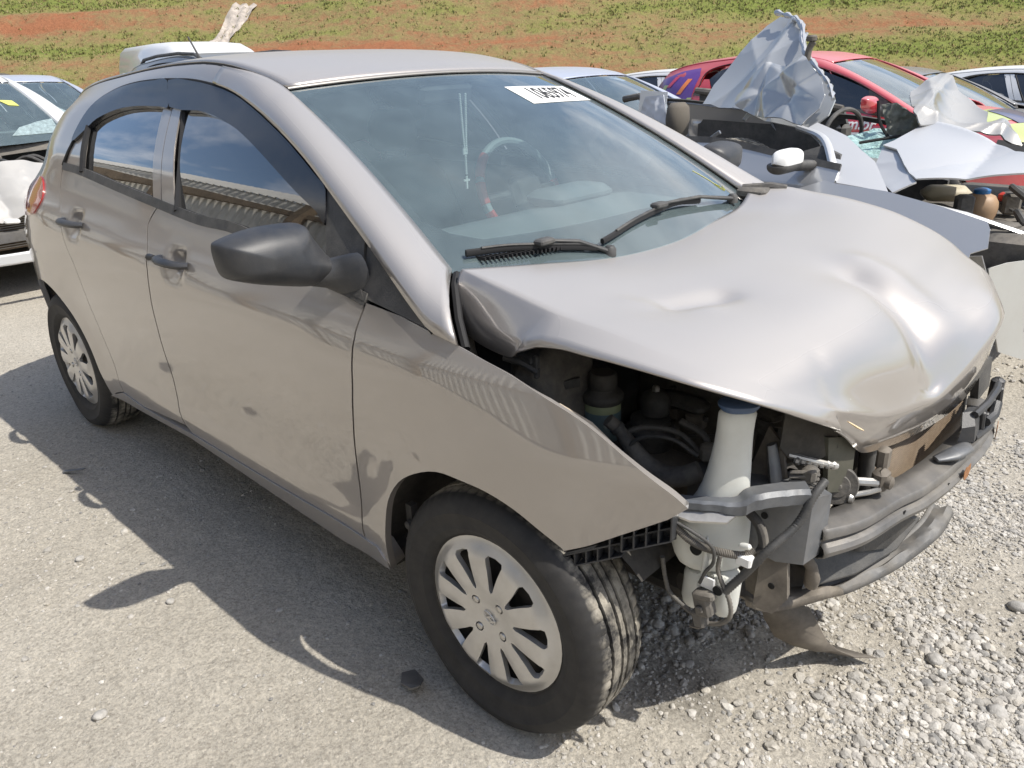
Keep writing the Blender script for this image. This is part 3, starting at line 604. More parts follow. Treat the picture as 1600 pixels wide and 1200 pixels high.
cov=.12+fbm(T*.22,S*1.3,.55,4,.6,s=60)*2.3+fbm(T*.35,S*1.3,1.9,3,.6,s=71)*1.0+.26*np.sin(S*2*pi/2.9+fbm(T,S,.12,2,s=20)*5+.6)+fbm(T,S,3,3,.7,s=64)*.5
at=me.attributes.new('cover','FLOAT','POINT'); at.data.foreach_set('value',cov.astype(np.float32).ravel())
m=bpy.data.materials.new('red_earth_slope'); m.use_nodes=True; t=m.node_tree; N=t.nodes; L=t.links; b=N['Principled BSDF']; b.inputs['Roughness'].default_value=1; b.inputs['Specular IOR Level'].default_value=.1
a=N.new('ShaderNodeAttribute'); a.attribute_name='cover'; tcn=N.new('ShaderNodeTexCoord'); n=N.new('ShaderNodeTexNoise'); n.inputs['Scale'].default_value=4.5; n.inputs['Detail'].default_value=10; n.inputs['Roughness'].default_value=.75; L.new(tcn.outputs['Object'],n.inputs['Vector'])
ma=N.new('ShaderNodeMath'); ma.operation='MULTIPLY_ADD'; L.new(n.outputs['Fac'],ma.inputs[0]); ma.inputs[1].default_value=2.0; L.new(a.outputs['Fac'],ma.inputs[2])
r=N.new('ShaderNodeValToRGB'); e=r.color_ramp.elements
for i,(p_,c) in enumerate(((.14,(.31,.135,.07)),(.34,(.275,.165,.085)),(.50,(.25,.20,.09)),(.68,(.225,.22,.075)),(.95,(.18,.21,.055)))):
    if i>=2: e.new(p_)
    e[i].position=p_; e[i].color=(*c,1)
dv=N.new('ShaderNodeMath'); dv.operation='MULTIPLY'; L.new(ma.outputs[0],dv.inputs[0]); dv.inputs[1].default_value=.5; L.new(dv.outputs[0],r.inputs[0])
n3=N.new('ShaderNodeTexNoise'); n3.inputs['Scale'].default_value=14; n3.inputs['Detail'].default_value=6; n3.inputs['Roughness'].default_value=.8; L.new(tcn.outputs['Object'],n3.inputs['Vector'])
rr=N.new('ShaderNodeMapRange'); L.new(n3.outputs['Fac'],rr.inputs[0]); rr.inputs[1].default_value=.3; rr.inputs[2].default_value=.7; rr.inputs[3].default_value=.72; rr.inputs[4].default_value=1.25
s_=N.new('ShaderNodeVectorMath'); s_.operation='SCALE'; L.new(r.outputs[0],s_.inputs[0]); L.new(rr.outputs[0],s_.inputs['Scale']); L.new(s_.outputs[0],b.inputs['Base Color'])
bp=N.new('ShaderNodeBump'); bp.inputs['Strength'].default_value=.8; bp.inputs['Distance'].default_value=.12; L.new(n.outputs['Fac'],bp.inputs['Height']); L.new(bp.outputs[0],b.inputs['Normal'])
link('hillside',me,m,kind='structure')
# short tufts on the slope
def tufts(n,seed,lo,hi,thr):
    s=rng.uniform(-.5,9,n*3); tt_=rng.uniform(-24,24,n*3)
    c=.12+fbm(tt_*.22,s*1.3,.55,4,.6,s=60)*2.3+fbm(tt_*.35,s*1.3,1.9,3,.6,s=71)*1.0+.26*np.sin(s*2*pi/2.9+fbm(tt_,s,.12,2,s=20)*5+.6)+fbm(tt_,s,3,3,.7,s=64)*.5
    k=rng.random(n*3)<np.clip((c-thr)*1.2+.25,.02,1); s=s[k][:n]; tt_=tt_[k][:n]; n=len(s)
    D=19.5+s+fbm(tt_,s,.08,2,s=50)*1.5; x=E0[0]+ED[0]*D+ER[0]*tt_; y=E0[1]+ED[1]*D+ER[1]*tt_; z=emb_h(s,tt_)
    P=[]
    for b_ in range(4):
        an=rng.uniform(0,2*pi,n); h=rng.uniform(lo,hi,n); w=h*rng.uniform(.25,.5,n); ox=rng.normal(0,.03,n); oy=rng.normal(0,.03,n)
        l=rng.uniform(.2,.9,n)*h
        A=np.stack([x+ox-w*np.cos(an+1.57),y+oy-w*np.sin(an+1.57),z-.01],-1); B=np.stack([x+ox+w*np.cos(an+1.57),y+oy+w*np.sin(an+1.57),z-.01],-1); C=np.stack([x+ox+l*np.cos(an),y+oy+l*np.sin(an),z+h],-1)
        P.append(np.stack([A,B,C],1))
    V=np.concatenate(P).reshape(-1,3); return V,np.arange(len(V)).reshape(-1,3)
for nm,cnt,lo,hi,thr,cols in (('green_grass',15000,.02,.075,.15,[(.17,.185,.055),(.20,.21,.07),(.24,.245,.09),(.16,.165,.06)]),('dry_grass',12000,.02,.06,-.2,[(.30,.23,.11),(.25,.18,.09),(.32,.27,.14),(.24,.17,.08)])):
    V,F=tufts(cnt,1,lo,hi,thr); link(nm,fast_mesh(nm,V,F,False),stone_mat(nm,cols),kind='stuff')
# pale strip of erosion cloth running down the slope
def emb_pt(s,t,up=.05):
    s=np.array(float(s));t=np.array(float(t)); D=19.5+s+fbm(t,s,.08,2,s=50)*1.5; return (float(E0[0]+ED[0]*D+ER[0]*t),float(E0[1]+ED[1]*D+ER[1]*t),float(emb_h(s,t))+up)
b=MB(); rows=[]
for i in range(40):
    s=1.5+i*.17; c=-9.6+.20*s+.09*sin(s*1.3); w=.33+.08*sin(s*2.7); rows.append([emb_pt(s,c+w*(k/4-1)+random.uniform(-.03,.03),.05+.05*sin(k*1.9+s*4)) for k in range(9)])
b.loft(rows,closed=False)
tag(b.build('drainage_cloth',mat('weathered_cloth',(.40,.35,.30),.9,var=.35,scale=5,bump=.5,bscale=12),ang=180),'weathered pale cloth strip running down the red earth slope','cloth')
# ------------------------------------------------------------------ corrugated fence that stands behind the photographer
fence=thing('corrugated_fence','tall whitish corrugated metal fence along the yard edge, mirrored in the car doors','fence',(-4,-3.9,0))
fm=mat('fence_sheet',(.62,.61,.57),.5,.1,var=.15,scale=1.5,dustamt=.4,dscale=2)
b=MB(); n=49; pr=[(i*1.0/48,.028*sin(i/48*2*pi*6)) for i in range(n)]
b.loft([[(x,y,z) for x,y in pr] for z in (0.05,3.1)],closed=False); me=mesh('sheet',b.v,b.f,True,180); me.materials.append(fm)
b2=MB(); b2.loft([[(x,y+(.0 if z>3.4 else 0)+dy,z) for x,y in pr] for z,dy in ((3.08,.05),(3.75,-.60))],closed=False); me2=mesh('eave_sheet',b2.v,b2.f,True,180); me2.materials.append(fm)
for i in range(34):
    o=bpy.data.objects.new('sheet',me); COL.objects.link(o); o.parent=fence; o.location=(-20+i*1.0,0,0)
    o=bpy.data.objects.new('eave_sheet',me2); COL.objects.link(o); o.parent=fence; o.location=(-20+i*1.0,0,0)
wood=mat('weathered_timber',(.20,.15,.10),.9,var=.3,scale=6)
pm=None
for i in range(12):
    b=MB(); b.box((-19.8+i*3,.10,1.5),(.14,.12,3.0)); b.build('post',wood,fence,False)
b=MB(); b.box((-3,.07,2.7),(34,.05,.12)); b.build('rail',wood,fence,False); b=MB(); b.box((-3,.07,1.2),(34,.05,.10)); b.build('rail',wood,fence,False)
pole=thing('electric_fence_pole','dark leaning pole carrying round insulators in front of the corrugated fence','pole',(-4.2,-3.55,0))
b=MB(); b.tube([(0,0,0),(-.35,0,4.4)],.035,8); b.build('pole_shaft',M['black_plastic'],pole)
me=None
for i in range(12):
    z=2.1+i*.19
    if me is None:
        b=MB(); b.lathe([(.01,-.05),(.06,-.03),(.075,0),(.04,.03),(.01,.05)],n=10); o=b.build('insulator',M['black_plastic'],pole); me=o.data
    else: o=bpy.data.objects.new('insulator',me); COL.objects.link(o); o.parent=pole
    o.location=(-.35*z/4.4,.06,z)
# pieces of broken trim on the ground
def shard(name,label,pts,loc,rz,m):
    b=MB(); b.plate([(x,y,h) for x,y,h in pts],(0,0,1),.004); o=b.build(name,m,None,True,30); o.location=(loc[0],loc[1],float(ground_z(loc[0],loc[1]))+.012); o.rotation_euler=(radians(4),radians(-5),rz); tag(o,label,'debris')
shard('plastic_shard','long grey broken plastic strip lying on the dirt at the far left',[(-.07,-.015,0),(-.02,-.028,.004),(.06,-.02,.01),(.078,0,.008),(.05,.017,.008),(-.03,.02,.002),(-.07,.008,0)],(-1.13,-1.60,0),radians(20),M['greymetal'])
shard('plastic_chip','small grey broken trim piece pressed into the dirt against the front tyre',[(-.040,-.022,0),(.01,-.030,.008),(.045,-.010,.012),(.048,.012,.016),(.02,.025,.01),(-.035,.012,.002)],(-.225,-.86,0),radians(-30),M['beam'])
shard('plastic_splinter','thin dark splinter of plastic in the car shadow near the rear tyre',[(-.045,-.006,0),(.04,-.008,.006),(.05,.003,.006),(-.04,.008,0)],(-2.08,-1.02,0),radians(40),M['greymetal'])
# ------------------------------------------------------------------ wheels
def tyre_mesh(flat=True):
    half=[(.192,-.070,0),(.204,-.083,0),(.212,-.0868,0),(.214,-.0882,0),(.217,-.0884,0),(.219,-.0880,0),(.235,-.0930,0),(.252,-.0948,0),(.2535,-.0960,0),(.256,-.0955,0),(.268,-.091,0),(.281,-.084,1),(.2885,-.0765,2),(.2945,-.068,3),(.2975,-.058,3),(.299,-.050,3),
          (.2995,-.0460,3),(.2915,-.0445,0),(.2915,-.0385,0),(.300,-.0370,3),(.3008,-.025,3),(.3008,-.0150,3),(.2925,-.0135,0),(.2925,-.0075,0),(.301,-.006,3)]
    prof=half+[(r,-y,k) for r,y,k in reversed(half)]
    n=264; vs=[];fs=[]
    for i in range(n):
        a=2*pi*i/n
        for j,(r,y,k) in enumerate(prof):
            rr=r
            if k>=2 and (abs(y)>.045): 
                if (i%4)==0: rr-=.0027 if k==3 else .0018
            elif k==3 and ((i+int(y*400))%7)==0: rr-=.0014
            if k==0 and .22<r<.27: rr+=0
            x=rr*cos(a); z=rr*sin(a)
            if flat and z<-.29: z=-.29-(z+.29)*-.05; y2=y*1.05
            else: y2=y
            if flat and z<-.2 and abs(y)>.08: y2=y*(1+.12*(-z-.2)/.09)
            vs.append((x,y2,z))
    m=len(prof)
    for i in range(n):
        for j in range(m-1): fs.append((i*m+j,i*m+j+1,((i+1)%n)*m+j+1,((i+1)%n)*m+j))
    return mesh('tyre',vs,fs,True,35)
def cap_y(r): return -.070-.020*_ss(.195,.150,r)*1.0+.006*_ss(.08,.02,r)
def _slot(k,n=10):
    a0=2*pi*k/n+pi/10; P=[]
    prof=[(.072,0),(.079,.0050),(.100,.0088),(.125,.0145),(.145,.0205),(.157,.0235),(.164,.0195),(.166,.0)]
    for r,w in prof[:-1]: P.append((r,w))
    P.append((.166,0))
    pts=P+[(r,-w) for r,w in reversed(P[1:-1])]
    return [(r*cos(a0)-w*sin(a0),r*sin(a0)+w*cos(a0)) for r,w in pts]
CAPM=None
def hubcap_mesh():
    out=[(.192*cos(2*pi*k/72),.192*sin(2*pi*k/72)) for k in range(72)]
    nuts=[[(.050*cos(a)+.0115*cos(t),.050*sin(a)+.0115*sin(t)) for t in [2*pi*j/12 for j in range(12)]] for a in [pi/4+pi/2*i+.25 for i in range(4)]]
    def sf(a,b_):
        r=math.hypot(a,b_); y=cap_y(r)
        # spokes are slightly crowned between the slots
        th=atan2(b_,a); y-=.0035*(.5+.5*cos(10*th))*_ss(.06,.10,r)*(1-_ss(.165,.185,r))
        return (a,y,b_)
    return panel(out,sf,.0105,[_slot(k) for k in range(10)]+nuts,flange=.014,flip=False)
_T=None;_C=None
tyre_m=mat('tyre_rubber',(.020,.020,.021),.72,var=.2,scale=30,dustamt=.10,dscale=16,dust=(.25,.22,.18))
# dry mud on the tread, its colour lightened to stand in for sunlight
_t=tyre_m.node_tree; _N=_t.nodes; _L=_t.links; _b=_N['Principled BSDF']
_tc=_N.new('ShaderNodeTexCoord'); _s=_N.new('ShaderNodeSeparateXYZ'); _L.new(_tc.outputs['Object'],_s.inputs[0])
_c=_N.new('ShaderNodeCombineXYZ'); _L.new(_s.outputs[0],_c.inputs[0]); _L.new(_s.outputs[2],_c.inputs[2]); _ln=_N.new('ShaderNodeVectorMath'); _ln.operation='LENGTH'; _L.new(_c.outputs[0],_ln.inputs[0])
_mr=_N.new('ShaderNodeMapRange'); _L.new(_ln.outputs['Value'],_mr.inputs[0]); _mr.inputs[1].default_value=.2925; _mr.inputs[2].default_value=.2975
_n=_N.new('ShaderNodeTexNoise'); _n.inputs['Scale'].default_value=13; _n.inputs['Detail'].default_value=8; _n.inputs['Roughness'].default_value=.7; _L.new(_tc.outputs['Object'],_n.inputs['Vector'])
_r2=_N.new('ShaderNodeMapRange'); _L.new(_n.outputs['Fac'],_r2.inputs[0]); _r2.inputs[1].default_value=.40; _r2.inputs[2].default_value=.60; _r2.inputs[4].default_value=.85
_mu=_N.new('ShaderNodeMath'); _mu.operation='MULTIPLY'; _L.new(_mr.outputs[0],_mu.inputs[0]); _L.new(_r2.outputs[0],_mu.inputs[1])
_x=_N.new('ShaderNodeMix'); _x.data_type='RGBA'; _src=_b.inputs['Base Color'].links[0].from_socket; _L.new(_mu.outputs[0],_x.inputs[0]); _L.new(_src,_x.inputs[6]); _x.inputs[7].default_value=(.42,.385,.32,1); _L.new(_x.outputs[2],_b.inputs['Base Color'])
def wheel(parent,x,y,rz=0.0,spin=0.0,near=True,full=True,label=None,capmat=None):
    global _T,_C
    if _T is None:
        _T=tyre_mesh(); _C=hubcap_mesh()
    b=MB(); b.lathe([(.02,-.035),(.06,-.04),(.10,-.052),(.165,-.045),(.188,-.066),(.194,-.074),(.190,-.02),(.185,.07)],axis='y',n=48)
    w=b.build('wheel',M['steel'],parent,label=label); w.location=(x,y,.29); w.rotation_euler=(0,0,rz+(0 if near else pi))
    t=link('tyre',_T,tyre_m,w)
    c=link('hubcap',_C,capmat or M['hub'],w); c.rotation_euler=(0,spin,0)
    if full:
        nm=None
        for i in range(4):
            a=pi/4+pi/2*i+.25
            if nm is None:
                b=MB(); b.lathe([(.0095,.0),(.0098,-.006),(.008,-.011),(.004,-.013)],axis='y',n=12); o=b.build('wheel_nut',M['alu'],w); nm=o.data
            else: o=link('wheel_nut',nm,None,w)
            v=Matrix.Rotation(spin,3,'Y')@Vector((.050*cos(a),0,.050*sin(a))); o.location=(v.x,-.078,v.z)
        # raised slanted letter badge in an oval
        me=text_mesh('H',.028,.0012,.0006,.45); b=MB()
        b.tube([(.019*cos(2*pi*k/32),.011*sin(2*pi*k/32),0) for k in range(33)],.0014,6,cap=False)
        o=link('emblem',me,capmat or M['hub'],w); r=Matrix.Rotation(spin+.5,3,'Y')@Matrix.Rotation(pi/2,3,'X'); o.matrix_local=Matrix.Translation((0,-.0875,0))@r.to_4x4()
        o=b.build('emblem_ring',capmat or M['hub'],w); o.matrix_local=Matrix.Translation((0,-.0870,0))@r.to_4x4()
    return w
# ------------------------------------------------------------------ the hatchback
car=thing('hatchback','silver beige hatchback with buckled bonnet and missing bumper, filling the foreground','car',(0,0,0))
def S(a,b): return (a,-W2(a,b),b)
def sx(poly,dx): return [(x+dx,z) for x,z in poly]
dlo_t=crom(OL['dlo_top'],5); 
gf=crom(OL['gap_front'],4); gm=crom(OL['gap_mid'],4); gr=crom(OL['gap_rear'],4)
st_=OL['sill_top']
def seg(poly,x0,x1):
    p=[q for q in sorted(poly) if x0<q[0]<x1]; return p
def both(name,me,m,label=None,far=True):
    me.materials.append(M[m] if isinstance(m,str) else m)
    o=link(name,me,None,car,label)
    if far: link(name,mirror_mesh(me),None,car)
    return o
# handle cup pressed into the doors
HC=[(-1.225,.905),(-2.005,.932)]
def Sd(a,b):
    w=W2(a,b)
    for hx,hz in HC:
        w-=.026*math.exp(-(((a-hx)/.047)**4+((b-hz-.004)/.037)**4))
    return (a,-w,b)
bt=OL['dlo_bottom']
door_f=[gm[0]]+[p for p in bt if -1.39<p[0]<-.345]+gf+[p for p in reversed(st_) if -1.43<p[0]<-.44]+list(reversed(gm))[:-1]
door_f=[(x+(.003 if x<-1.3 else (-.003 if x>-.46 else 0)),z) for x,z in door_f]
both('front_door',panel(door_f,Sd,.030,flange=.02),'paint')
door_r=list(reversed(gr))+[p for p in bt if -2.2<p[0]<-1.41]+gm[:]+[p for p in reversed(st_) if -1.97<p[0]<-1.45]
door_r=[(x-(.003 if x>-1.5 else 0)+(.003 if x<-1.95 else 0),z) for x,z in door_r]
both('rear_door',panel(door_r,Sd,.030,flange=.02),'paint')
# sill
sill=[(x,z-.004) for x,z in st_]+[(-.335,.285)]+[(x,z) for x,z in reversed(OL['sill_bot'])]
both('sill',panel(sill,lambda a,b:(a,-W2(a,b)-.004,b),.035,flange=.05),'paint')
# quarter panel with cant rail above the rear door
arc=[(-2.5+.372*cos(t),.285+.372*sin(t)) for t in np.linspace(radians(-7),radians(187),40)]
XE=[(.30,-2.93),(.6,-2.96),(.9,-2.93),(1.0,-2.88),(1.1,-2.80),(1.2,-2.74),(1.3,-2.66),(1.325,-2.60)]
rail=[(x,z) for x,z in dlo_t if x<-1.30]
top=[(x,_cub(RE,x)) for x in np.linspace(-2.60,-1.30,26)]
quarter=top+[(-1.30,1.386)]+list(reversed(rail))+[(x,z) for x,z in gr[1:]]+[(-2.06,.27),(-2.125,.242)]+arc+[(-2.90,.26)]+[(x,z) for z,x in XE]
q2=[]
for p in quarter:
    if not q2 or math.hypot(p[0]-q2[-1][0],p[1]-q2[-1][1])>.004: q2.append(p)
both('quarter_panel',panel(q2,S,.035,flange=.02),'paint')
# front wing
farch=[(.355*cos(t),.287+.355*sin(t)) for t in np.linspace(radians(184),radians(36),34)]
wing=[p for p in sx(gf,.003)]+[(-.415,.285),(-.335,.262)]+farch+[(.32,.53)]
wing=[p for p in sx(gf,.003)]+[(-.425,.30),(-.335,.262)]+[p for p in crom(OL['farch'],3)[1:]]+OL['fender_front']+crom(OL['fender_top'],4)+[(-.222,.942)]
w2=[]
for p in wing:
    if not w2 or math.hypot(p[0]-w2[-1][0],p[1]-w2[-1][1])>.004: w2.append(p)
me=panel(w2,S,.028,flange=.018); both('front_wing',me,'paint')
# A pillar, from the roof rail down to the bonnet hinge
def pillar(sgn):
    Lc=[(x,z) for x,z in dlo_t if x>=-1.30]; Lc=[(-1.30,1.3835)]+[p for p in Lc if p[0]>-1.29]+[(-.080,.922),(-.045,.916)]
    Lp=[(x,-W2(x,z),z) for x,z in Lc]
    Rp=[(x,-_cub(RW,x),_cub(RE,x)) for x in np.linspace(-1.30,-.988,9)]+[WS(-1.012,t) for t in np.linspace(.97,0,18)]
    n=46; A=resample(Lp,n); B=resample(Rp,n); rows=[]
    # pair both edges by matching fractions of their length, biased so that rungs stay square
    for i in range(n):
        a,b_=Vector(A[i]),Vector(B[i]); row=[]
        d=b_-a; 
        up=Vector((.25,-.65,.75)).normalized(); wsf=_ss(0,14,i)
        for k in range(9):
            t=k/8; bul=(4*t*(1-t))*.13*d.length*(1-.3*t)
            p=a.lerp(b_,t)+up*bul
            if wsf<1:
                ps=a.lerp(b_,t); ps=Vector((ps.x,-W2(ps.x,ps.z),ps.z)); ps=ps.lerp(Vector((ps.x,b_.y,ps.z)),_ss(.7,1,t)); p=ps.lerp(p,wsf)
            row.append((p.x,p.y*sgn*-1 if sgn>0 else p.y,p.z))
        rows.append(row)
    return rows
for sg in (-1,1):
    rows=pillar(sg); rows=[[(p[0],(p[1] if sg<0 else abs(p[1])),p[2]) for p in r] for r in rows]
    b=MB(); b.loft(rows if sg<0 else [r[::-1] for r in rows],closed=False)
    o=b.build('windscreen_pillar',M['paint'],car,ang=180)
    md=o.modifiers.new('s','SOLIDIFY'); md.thickness=.012; md.offset=-1
# roof skin with a raised middle
def roof_grid(x0,x1,s0,s1,nx,ns,off=0):
    return [[tuple(np.array(ROOF(x,s))+np.array((0,0,off))) for s in np.linspace(s0,s1,ns)] for x in np.linspace(x0,x1,nx)]
rg=[[None]*0 for _ in range(0)]
for x in np.linspace(-2.66,-.962,44):
    row=[]
    for s in np.linspace(-.985,.985,31):
        p=ROOF(x,s); xx=x
        if x>-1.05:   # front edge is curved like the top of the windscreen
            e=WS(s,1.0)[0]; f=(x+1.05)/(.088); xx=-1.05+(e-.012+1.05)*f; p=ROOF(xx,s)
            zt=WS(s,1.0)[2]+.006; p=(p[0],p[1],lerp(p[2],zt,_ss(.3,1,f)))
        row.append(p)
    rg.append(row)
b=MB(); b.loft(rg,closed=False); o=b.build('roof',M['paint'],car,ang=180); md=o.modifiers.new('s','SOLIDIFY'); md.thickness=.010; md.offset=-1
# bright seal strip along the top of the windscreen and the roof ditches
b=MB(); b.tube([(WS(s,1.012)[0],WS(s,1.012)[1],WS(s,1.012)[2]+.003) for s in np.linspace(-.99,.99,30)],.0042,6); b.build('windscreen_trim',mat('grey_trim',(.24,.235,.23),.45,.3,dustamt=.3),car)
for sg in (-1,1):
    b=MB(); b.tube([(x,sg*(_cub(RW,x)*.992),_cub(RE,x)-.001) for x in np.linspace(-2.55,-.97,40)],.005,6); b.build('roof_ditch',M['rubber'],car)
# windscreen
def ws_mesh(s0,s1,t0,t1,ns,nt,off):
    vs=[];fs=[]
    for i in range(nt):
        for j in range(ns):
            s=lerp(s0,s1,j/(ns-1)); t=lerp(t0,t1,i/(nt-1)); p=Vector(WS(s,t)); a=Vector(WS(s+.01,t))-Vector(WS(s-.01,t)); c=Vector(WS(s,t+.01))-Vector(WS(s,t-.01)); vs.append(p+a.cross(c).normalized()*off)
    for i in range(nt-1):
        for j in range(ns-1): fs.append((i*ns+j,i*ns+j+1,(i+1)*ns+j+1,(i+1)*ns+j))
    return mesh('g',vs,fs,True,180)
wsg=link('windscreen',ws_mesh(-1,1,-.06,1,40,24,0),M['ws'],car)
def ws_surf(off):
    def f(s,t):
        p=Vector(WS(s,t)); a=Vector(WS(s+.01,t))-Vector(WS(s-.01,t)); c=Vector(WS(s,t+.01))-Vector(WS(s,t-.01)); return tuple(p+a.cross(c).normalized()*off)
    return f
inner=[(-.955,.22),(-.90,.155),(-.80,.115),(-.5,.115),(0,.12),(.5,.105),(.86,.08),(.945,.13),(.955,.25),(.955,.5),(.955,.85),(.95,.945),(.9,.965),(0,.972),(-.9,.965),(-.95,.945),(-.955,.85),(-.955,.5)]
def ws_sc(f): # parameter space stretched to metric proportions for even triangles
    return lambda a,b: f(a/.58,b/.83)
me=panel([(-1*.58,-.06*.83),(1*.58,-.06*.83),(1*.58,1*.83),(-1*.58,1*.83)],ws_sc(ws_surf(-.0035)),.035,[[(a*.58,b_*.83) for a,b_ in inner]])
link('windscreen_border',me,M['frit'],wsg)
# auction number sticker
st=[(.30,.875),(.935,.875),(.955,.735),(.31,.735)]
me=panel([(a*.58,b_*.83) for a,b_ in st],ws_sc(ws_surf(.0012)),.03); link('sticker',me,M['white'],wsg)
tm=text_mesh('1065974',.108,.0003,.0010)
for v in tm.vertices: 
    a=.640+v.co.x*.66/.58; b_=.806+v.co.y*1.0/.83; v.co=Vector(ws_surf(.0022+v.co.z)(a,b_))
link('sticker_number',tm,M['ink'],wsg)
tm=text_mesh('LOTE',.018,.0002,.0)
# yellow chalk mark low on the far side
b=MB()
for path in ([(.80,.19),(.83,.13),(.842,.06)],[(.86,.075),(.835,.095),(.845,.05),(.88,.07)]):
    b.tube([ws_surf(.001)(*q_) for q_ in crom(path,5)],.0022,5,flat=.3)
b.build('chalk_mark',mat('yellow_chalk',(.65,.62,.15),.9),wsg)
# rear face, tailgate and bumper
rows=[]
for z,x in [(.26,-2.90)]+XE:
    w=W2(x,z)-.004; r=[]
    for k in range(25):
        s=-1+2*k/24; bul=.14*(1-s*s)**.8 if z<.9 else .20*(1-s*s)**.9
        r.append((x-bul*.9,w*s,z))
    rows.append(r)
b=MB(); b.loft(rows,closed=False); b.build('tailgate',M['paint'],car,ang=180)
lamp=[(-2.445,1.066),(-2.52,1.052),(-2.60,1.03),(-2.66,.98),(-2.66,.93),(-2.56,.915),(-2.44,.928),(-2.385,.950),(-2.352,.998),(-2.385,1.045)]
me=panel(crom(lamp,4,True),lambda a,b:(a,-W2(a,b)-.006,b),.02,flange=.02); both('tail_lamp',me,'red_lens')
b=MB(); b.tube([(-2.36,-.05,1.395),(-2.43,-.05,1.475),(-2.50,-.05,1.555)],[.006,.005,.003],7); b.tube([(-2.33,-.05,1.385),(-2.37,-.05,1.41)],.014,10); b.build('aerial',M['black_plastic'],car)
# side glass, frames, visors, mouldings
for nm,pl in (('rear_door_glass',[(-2.03,1.10),(-2.06,1.18),(-2.11,1.25),(-2.04,1.32),(-1.92,1.36),(-1.77,1.38),(-1.57,1.385),(-1.44,1.04),(-1.73,1.07)]),('front_door_glass',[(-1.49,1.38),(-1.28,1.03),(-1.14,1.015),(-.919,1.005),(-.699,.985),(-.40,.955),(-.40,1.04),(-.54,1.13),(-.66,1.185),(-.84,1.25),(-1.006,1.305),(-1.209,1.345),(-1.374,1.375)])):
    both(nm,panel(pl,lambda a,b:(a,-W2(a,b)+.012,b),.04),'tint')
fr=[(-1.62,1.385),(-1.557,1.385),(-1.395,1.052),(-1.452,1.058)]
both('rear_door_frame',panel(fr,lambda a,b:(a,-W2(a,b)+.002,b),.03,flange=.005),'paint')
fr=[(-1.552,1.385),(-1.500,1.385),(-1.300,1.045),(-1.388,1.050)]
both('front_door_frame',panel(fr,lambda a,b:(a,-W2(a,b)+.001,b),.03,flange=.005),'paint')
qt=[(-2.200,1.112),(-2.19,1.16),(-2.172,1.21),(-2.165,1.25),(-2.11,1.25),(-2.070,1.19),(-2.040,1.106)]
both('quarter_trim',panel(qt,lambda a,b:(a,-W2(a,b)+.003,b),.03,flange=.012),'paint')
both('rear_visor',panel(crom(OL['rear_visor'],3,True),lambda a,b:(a,-W2(a,b)-.010,b),.03,flange=.016),'visor')
both('front_visor',panel(crom(OL['front_visor'],2,True),lambda a,b:(a,-W2(a,b)-.010,b),.03,flange=.016),'visor')
me=panel(OL['sail'],lambda a,b:(a,-W2(a,b)-.004,b),.03,flange=.02); both('mirror_sail',me,'black_plastic')
me=panel(OL['sail_fixed'],lambda a,b:(a,-W2(a,b)+.001,b),.03,flange=.01); both('quarter_light_cover',me,'black_plastic')
btm=crom(bt,4); lo=[(x,z-.006) for x,z in btm if x<-.34]; hi=[(x,z+.020) for x,z in btm if x<-.34]
me=panel(lo+hi[::-1],lambda a,b:(a,-W2(a,b)-.003,b),.02,flange=.012); both('belt_moulding',me,'black_plastic')
for sg in (-1,1):
    b=MB(); b.tube([(x,sg*(W2(x,z)+.0005),z) for x,z in dlo_t],.0048,6); b.build('window_seal',M['rubber'],car)
    b=MB(); b.tube([(x,sg*(W2(x,z)+.0015),z) for x,z in crom([(-2.030,1.106),(-2.060,1.18),(-2.10,1.25)],4)],.011,6); b.build('window_divider',M['rubber'],car)
    b=MB(); b.tube([(x,sg*(W2(x,z)-.003),z) for x,z in [(-1.288,1.045),(-1.484,1.37)]],.011,6); b.build('window_seal',M['rubber'],car)
    b=MB(); b.tube([(x,sg*(W2(x,z)-.003),z) for x,z in [(-1.458,1.055),(-1.60,1.36)]],.004,6); b.build('window_seal',M['rubber'],car)
# near-black sheet behind the door gaps, put there as their shade
for sg in (-1,1):
    rows=[]
    for x in np.linspace(-2.15,-.36,20):
        rows.append([(x,sg*(W2(x,z)-.030),z) for z in (.30,.45,.6,.75,.85,.93)])
    b=MB(); b.loft(rows,closed=False); b.build('gap_shade_sheet',M['gap'],car)
# door handles
for hx,hz in HC:
    for sg in (-1,1):
        b=MB(); P=[];R_=[]
        for t in np.linspace(0,1,13):
            x=hx-.088+.176*t; z=hz+.012-.012*t*0; out=.004+.033*sin(pi*min(1,max(0,t)))**.45
            P.append((x,sg*(W2(x,z)+out-.004),z+.004*sin(pi*t))); R_.append(.0125+.004*sin(pi*t))
        b.tube(P,R_,10,flat=.75); o=b.build('door_handle',M['mirror_black'],car)
        if hx>-1.5:
            k=MB(); xx=hx-.125; k.tube([(xx-.016,sg*(W2(xx,hz)+.004),hz+.012),(xx,sg*(W2(xx,hz)+.012),hz+.012),(xx+.018,sg*(W2(xx,hz)+.006),hz+.012)],[.006,.011,.008],10); k.build('lock_cover',M['mirror_black'],o)
